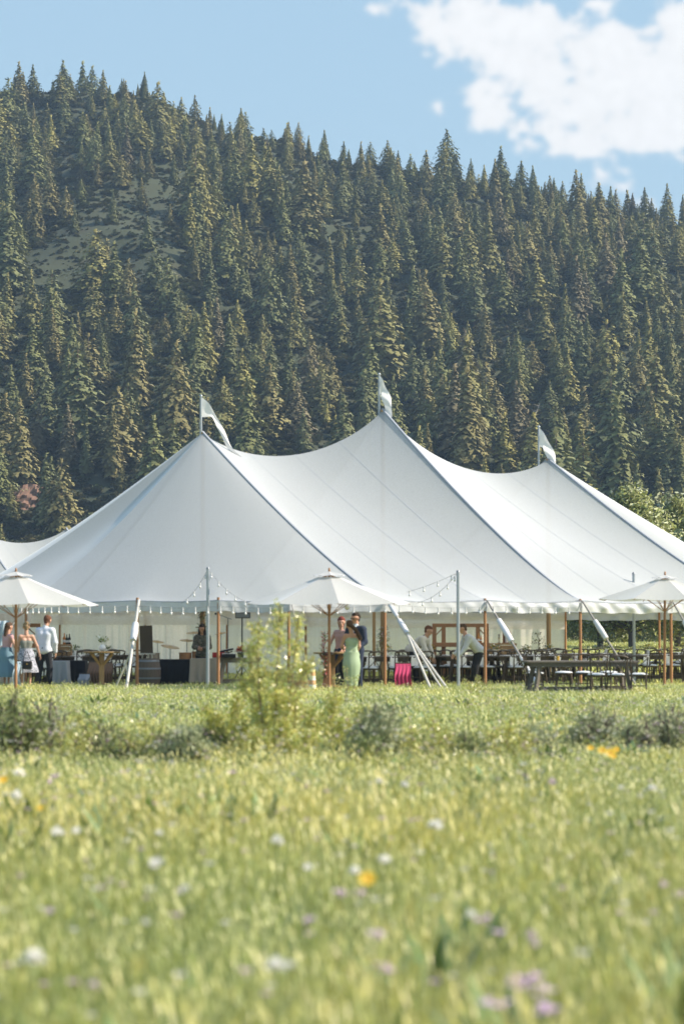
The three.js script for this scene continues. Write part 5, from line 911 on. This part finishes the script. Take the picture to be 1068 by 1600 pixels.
{
  const D = 27.4, x0 = X(425, D), px = (p) => X(p, D) - x0, py = (p) => at(534, p, D).y;
  const S = (bx, tx, ty, r, share, dz = 0) => [px(bx), dz * 0.4, px(tx), py(ty), dz, r, share];
  const [lv, wd] = leafyBush({ seed: 61, leaf: 0.050, n: 6600, wob: 0.12, stems: [S(425, 437, 945, 0.22, 0.15), S(420, 405, 972, 0.30, 0.16, 0.15), S(432, 466, 966, 0.30, 0.16, -0.1), S(415, 386, 1008, 0.32, 0.12, 0.1), S(436, 490, 1024, 0.30, 0.12, 0.1), S(410, 375, 1062, 0.18, 0.06), S(425, 430, 1070, 0.26, 0.09, 0.3), S(440, 465, 1085, 0.26, 0.06, 0.2)] });
  const o = thing('young_willow', 'young bright green willow bush standing in the meadow in front of the tent', 'bush', [x0, 0, -D]);
  part('leaves', lv, leafy(lin(0.74, 0.76, 0.42), 0.66, 0.25, { vertexColors: true }), o); part('stems', wd, MAT.bark, o);
  const low = (label, bx, top, DD, w, n, seed) => { const xx = X(bx, DD), P = (p) => X(p, DD) - xx, Y = at(534, top, DD).y, [l2, w2] = leafyBush({ seed, leaf: 0.042, n, stems: [[0, 0, P(bx + 4), Y, 0, 0.24, 0.3], [P(bx - w * 0.2), 0.1, P(bx - w * 0.35), Y * 0.8, 0.15, 0.28, 0.25], [P(bx + w * 0.2), -0.1, P(bx + w * 0.38), Y * 0.75, 0, 0.28, 0.25], [P(bx + w * 0.1), 0.2, P(bx + w * 0.15), Y * 0.6, 0.3, 0.3, 0.2]] }); const b = thing('willow_shoots', label, 'bush', [xx, 0, -DD]); part('leaves', l2, leafy(lin(0.66, 0.68, 0.31), 0.62, 0.28, { vertexColors: true }), b); part('stems', w2, MAT.bark, b); };
  low('low willow shoots left of the young willow', 366, 1085, 28.0, 110, 3600, 62); low('low willow shoots right of the young willow', 520, 1086, 28.6, 130, 3800, 63); low('small willow sprig below the green dress', 537, 1044, 45, 44, 700, 64); low('low willow shoots in front of the young willow', 440, 1130, 26.5, 120, 3600, 65); low('leafy clump in the grass behind the middle metal pole', 745, 1058, 52, 46, 700, 66); low('sparse willow shoots left of the grey sagebrush', 588, 1112, 28, 60, 1200, 67); low('yellow green shoots between the left shrubs', 118, 1118, 26.6, 60, 1000, 68); low('yellow green shoots in front of the low dark shrub at the left', 222, 1122, 26.2, 70, 1100, 69); low('yellow green shoots right of the upright sagebrush', 672, 1122, 26.4, 80, 1200, 70); low('yellow green shoots between the twiggy shrub and the thin sagebrush', 795, 1126, 26.8, 80, 1200, 72);
}
// ---------------------------------------------------------------- sagebrush and dark shrubs along the bank
function sage(seed, r, h, n, dead, dark) {
  reseed(seed); const f = new Faces(), wood = [];
  for (let k = 0; k < 26; k++) {
    const a = R() * 6.283, t = Math.sqrt(R()), e = V(Math.cos(a) * r * t, h * (1 - 0.55 * t * t) * rr(0.8, 1.1), Math.sin(a) * r * t), s = V(e.x * 0.15, 0, e.z * 0.15), m = s.clone().lerp(e, 0.5).add(V(rr(-0.08, 0.08), rr(-0.02, 0.1), rr(-0.08, 0.08)));
    wood.push(tube([s, m, e], 0.012, 6, 4)); if (R() < dead) { for (let j = 0; j < 4; j++) { const d = randDir(); d.y = Math.abs(d.y); wood.push(bar(e, e.clone().addScaledVector(d, 0.14), 0.006, 0.002, 4)); } continue; }
    for (let i = 0; i < n / 26; i++) { const q = 0.35 + 0.65 * Math.pow(R(), 0.5), o = (q < 0.67 ? s.clone().lerp(m, q * 1.5) : m.clone().lerp(e, (q - 0.67) * 3)).add(V(rr(-1, 1), rr(-0.7, 1), rr(-1, 1)).multiplyScalar(0.09 * (0.4 + q))); const d = randDir(); d.y = Math.abs(d.y) + 0.2; d.normalize(); const c = rr(0.7, 1.2); f.kite(o, d, sideOf(d).applyAxisAngle(d, R() * 3), rr(0.045, 0.08), rr(0.016, 0.028), [c * dark, c * dark, c * dark]); }
  }
  return [f.geometry(), merged(wood)];
}
{
  const sageM = leafy(lin(0.38, 0.42, 0.24), 0.4, 0.7, { vertexColors: true }), darkM = leafy(lin(0.26, 0.31, 0.11), 0.45, 0.6, { vertexColors: true });
  const list = [ // px, D of the foot, width px, top py, leaves, dead share, material, label
    [22, 28.5, 110, 1104, 3600, 0.42, darkM, 'large dark shrub with bare brown twigs at the left edge'],
    [75, 29.5, 90, 1112, 2200, 0.35, sageM, 'grey sagebrush behind the large dark shrub at the left edge'],
    [152, 29.0, 70, 1122, 1900, 0.25, darkM, 'dark green shrub between the left edge shrub and the pale sagebrush'],
    [200, 28.0, 70, 1140, 1700, 0.3, darkM, 'low dark shrub left of the pale sagebrush'],
    [262, 27.5, 90, 1140, 2600, 0.2, darkM, 'broad dark shrub behind the pale sagebrush'],
    [292, 26.8, 70, 1152, 2300, 0.15, sageM, 'small pale sagebrush left of the willow'],
    [330, 29.5, 60, 1130, 1400, 0.2, darkM, 'dark shrub beside the low willow shoots'],
    [588, 28.6, 80, 1108, 3600, 0.12, sageM, 'upright grey green sagebrush right of the willow'],
    [572, 27.2, 60, 1150, 1700, 0.2, darkM, 'dark green foot shrub below the upright sagebrush'],
    [648, 29.0, 90, 1146, 2000, 0.25, darkM, 'low dark shrub right of the upright sagebrush'],
    [712, 28.6, 80, 1142, 2400, 0.3, darkM, 'dark shrub with purplish twigs right of the middle of the meadow'],
    [755, 29.0, 70, 1158, 1500, 0.45, darkM, 'low twiggy shrub right of the purplish one'],
    [835, 29.5, 80, 1150, 1900, 0.35, sageM, 'thin pale sagebrush left of the yellow blooms'],
    [935, 30.5, 100, 1122, 3000, 0.3, sageM, 'broad grey sagebrush above the yellow blooms'],
    [1000, 29.5, 70, 1136, 1700, 0.5, sageM, 'twiggy sagebrush right of the yellow blooms'],
    [1045, 30.0, 80, 1118, 2600, 0.4, sageM, 'grey sagebrush at the right edge'],
  ];
  list.forEach(([px, D0, w0, top, n, dead, m, label], i) => { const D = D0 * 0.945, w = w0 * 0.98; const h = at(534, m === darkM && i ? top + 12 : top - 8, D).y, [l, wd] = sage(910 + i, w / 2 / F * D, h, n, dead, 1), o = thing(m === sageM ? 'sagebrush' : 'shrub', label, 'shrub', [X(px, D), 0, -D]); part('leaves', l, m, o); part('stems', wd, MAT.sageBark, o); });
  const lg = (label, px, py, D, len, turn) => { const p = at(px, py, D), o = solo('dead_branch', [tube([V(-len / 2, 0, 0), V(0, 0.03, 0.02), V(len / 2, 0.09, 0)], 0.016, 8, 6), bar(V(0, 0.03, 0), V(0.06, 0.12, 0.03), 0.008, 0.003, 5)], std(lin(0.42, 0.38, 0.33), 0.9), label, 'branch'); o.position.copy(p); o.rotation.z = turn; };
  lg('pale dead branch leaning in the shrubs at the left', 80, 1157, 27.5, 0.24, 0.6); lg('short pale branch above the small pale sagebrush', 272, 1150, 27, 0.17, -0.1);
}
// ---------------------------------------------------------------- flowers one can point to
function flowerHead(kind) {
  const f = new Faces(), g = [];
  if (kind === 'yellow') { for (let k = 0; k < 13; k++) { const a = k / 13 * 6.283, d = V(Math.cos(a), 0.25 + 0.2 * (k % 2), Math.sin(a)).normalize(); f.kite(V(0, 0, 0), d, V(-Math.sin(a), 0, Math.cos(a)), 0.042, 0.016, [1, 1, 1]); } g.push(['petals', f.geometry()], ['disc', new THREE.SphereGeometry(0.012, 10, 6).scale(1, 0.6, 1)]); }
  if (kind === 'white') { for (let k = 0; k < 34; k++) { const d = randDir(); d.y = Math.abs(d.y * 1.2) - 0.2; d.normalize(); f.kite(V(0, 0, 0), d, sideOf(d).applyAxisAngle(d, R() * 3), 0.027, 0.016, [1, 1, 1]); } g.push(['petals', f.geometry()]); }
  if (kind === 'lilac') { for (let c = 0; c < 7; c++) { const o = V(rr(-0.018, 0.018), rr(-0.008, 0.012), rr(-0.018, 0.018)); for (let k = 0; k < 5; k++) { const a = k * 1.2566 + c, d = V(Math.cos(a), 0.45, Math.sin(a)).normalize(); f.kite(o, d, V(-Math.sin(a), 0, Math.cos(a)), 0.014, 0.011, [1, 1, 1]); } } g.push(['petals', f.geometry()]); }
  return g;
}
{
  const petal = { yellow: leafy(lin(0.88, 0.62, 0.035), 0.42, 0.6, { vertexColors: true }), white: leafy(lin(0.90, 0.89, 0.86), 0.5, 0.7, { vertexColors: true }), lilac: leafy(lin(0.82, 0.62, 0.86), 0.48, 0.7, { vertexColors: true }) };
  const disc = std(lin(0.5, 0.24, 0.02), 0.8), stemM = leafy(lin(0.14, 0.18, 0.05), 0.2, 0.6);
  reseed(71);
  const put = (kind, px, py, size, label, hf = 0.47) => {
    const D = (EYE - hf) * F / (py - 978), p = at(px, py, D), o = thing('wildflower', label, 'flower', [p.x, 0, p.z], R() * 6), s = (kind === 'yellow' ? 1.35 : kind === 'lilac' ? 1.9 : 1.6) * size / F * D / (kind === 'yellow' ? 0.085 : kind === 'white' ? 0.05 : 0.06);
    const st = part('stem', [tube([V(0.03, 0, 0.02), V(0.01, p.y * 0.5, 0), V(0, p.y, 0)], 0.0022, 8, 5)], stemM, o);
    const lf = new Faces(); for (let k = 0; k < 3; k++) { const d = V(Math.cos(k * 2.1), 0.9, Math.sin(k * 2.1)).normalize(); lf.kite(V(0.01, 0.06 + k * 0.07, 0), d, sideOf(d), 0.09, 0.02, [1, 1, 1]); } part('leaf', lf.geometry(), stemM, o);
    for (const [n, g] of flowerHead(kind)) { const m = part(n, g, n === 'disc' ? disc : petal[kind], o); m.position.set(0, p.y, 0); m.scale.setScalar(s); if (kind === 'yellow') m.rotation.x = 0.9; }
    o.rotation.y = kind === 'yellow' ? 0 : o.rotation.y;
  };
  put('yellow', 574, 1374, 27, 'large golden yellow flower in the middle of the foreground', 0.5);
  put('yellow', 6, 1219, 15, 'golden yellow flower at the left edge below the dark shrub'); put('yellow', 63, 1263, 10, 'small yellow flower below the white flowers at the left');
  [[922, 1169, 11], [940, 1173, 14], [953, 1177, 16], [962, 1172, 12], [958, 1182, 11]].forEach(([x, y, s], i) => put('yellow', x, y, s, ['left separate yellow bloom in front of the broad sagebrush', 'leftmost bloom of the yellow cluster in front of the broad sagebrush', 'largest bloom of the yellow cluster in front of the broad sagebrush', 'rightmost bloom of the yellow cluster in front of the broad sagebrush', 'lowest bloom of the yellow cluster in front of the broad sagebrush'][i], 0.3));
  const W = [[52, 1500, 26, 'large white flower head low at the left edge of the foreground'], [433, 1511, 22, 'large white flower head low in the middle left of the foreground'], [453, 1509, 11, 'small white flower just right of the large white head'], [242, 1352, 17, 'white flower in the left part of the foreground'], [30, 1210, 14, 'white upright flower near the left edge beside the yellow flower'], [26, 1244, 13, 'white flower below the upright white one near the left edge'], [90, 1301, 14, 'white flower right below the small yellow flower'], [289, 1388, 9, 'small white flower right of the foreground white flower'], [433, 1316, 15, 'white flower left of the middle, level with its upper twin'], [679, 1292, 16, 'white flower right of the middle of the meadow'], [600, 1345, 15, 'white flower above right of the golden yellow flower'], [554, 1362, 13, 'white flower touching the golden yellow flower on its left'], [480, 1357, 11, 'white flower left of the golden yellow flower'], [1018, 1233, 10, 'round white flower at the right below the sagebrush'], [970, 1232, 7, 'tiny white flower left of the round white one at the right'], [119, 1299, 10, 'white flower right of the one below the yellow flower'], [249, 1303, 9, 'small white flower between left and middle of the meadow'], [226, 1442, 9, 'small white flower above the lower left foreground'], [735, 1430, 12, 'pale white bloom left of the lilac flowers on the right'], [592, 1222, 10, 'white flower in the meadow below the upright sagebrush'], [632, 1227, 9, 'small white flower right of the one below the sagebrush']];
  for (const [x, y, s, l] of W) put('white', x, y, s, l);
  const L = [[822, 1533, 30, 'large lilac flower at the top of the cluster at the lower right'], [806, 1540, 22, 'lilac flower left of the top of the lower right cluster'], [848, 1549, 24, 'lilac flower right of the top of the lower right cluster'], [852, 1577, 28, 'lowest lilac flower of the lower right cluster'], [768, 1570, 26, 'leftmost lilac flower of the lower right cluster'], [790, 1569, 15, 'small faint lilac flower beside the leftmost one of the cluster'], [756, 1438, 18, 'lilac flower left of the pair on the right of the foreground'], [777, 1457, 14, 'lilac flower between the left lilac and the pair on the right'], [830, 1461, 14, 'upper lilac flower of the pair on the right of the foreground'], [834, 1475, 13, 'lower lilac flower of the pair on the right of the foreground'], [585, 1462, 18, 'lilac flower below the golden yellow flower'], [602, 1514, 19, 'lilac flower in the lower middle of the foreground'], [483, 1441, 16, 'lilac flower in the middle left of the foreground'], [533, 1398, 17, 'lilac flower below left of the golden yellow flower'], [561, 1397, 13, 'small lilac flower just below the golden yellow flower'], [77, 1425, 13, 'pink lilac flower in the left part of the foreground'], [146, 1540, 14, 'pink flower low in the left part of the foreground'], [1034, 1382, 12, 'pink flower in the right part of the foreground'], [85, 1214, 11, 'lilac flower beside the left shrubs'], [80, 1222, 9, 'second lilac flower just below the one beside the left shrubs'], [1061, 1397, 11, 'pink flower at the right edge of the foreground'], [196, 1207, 10, 'pale lilac flower below the dark shrubs left of the willow'], [362, 1208, 9, 'lilac flower below the willow'], [862, 1220, 9, 'pale lilac flower below the thin sagebrush']];
  for (const [x, y, s, l] of L) put('lilac', x, y, s, l);
}
// ---------------------------------------------------------------- shadows on, and draw
scene.traverse((o) => { if (o.isMesh) { o.castShadow = true; o.receiveShadow = true; } });
sun.castShadow = true;
renderer.render(scene, camera);
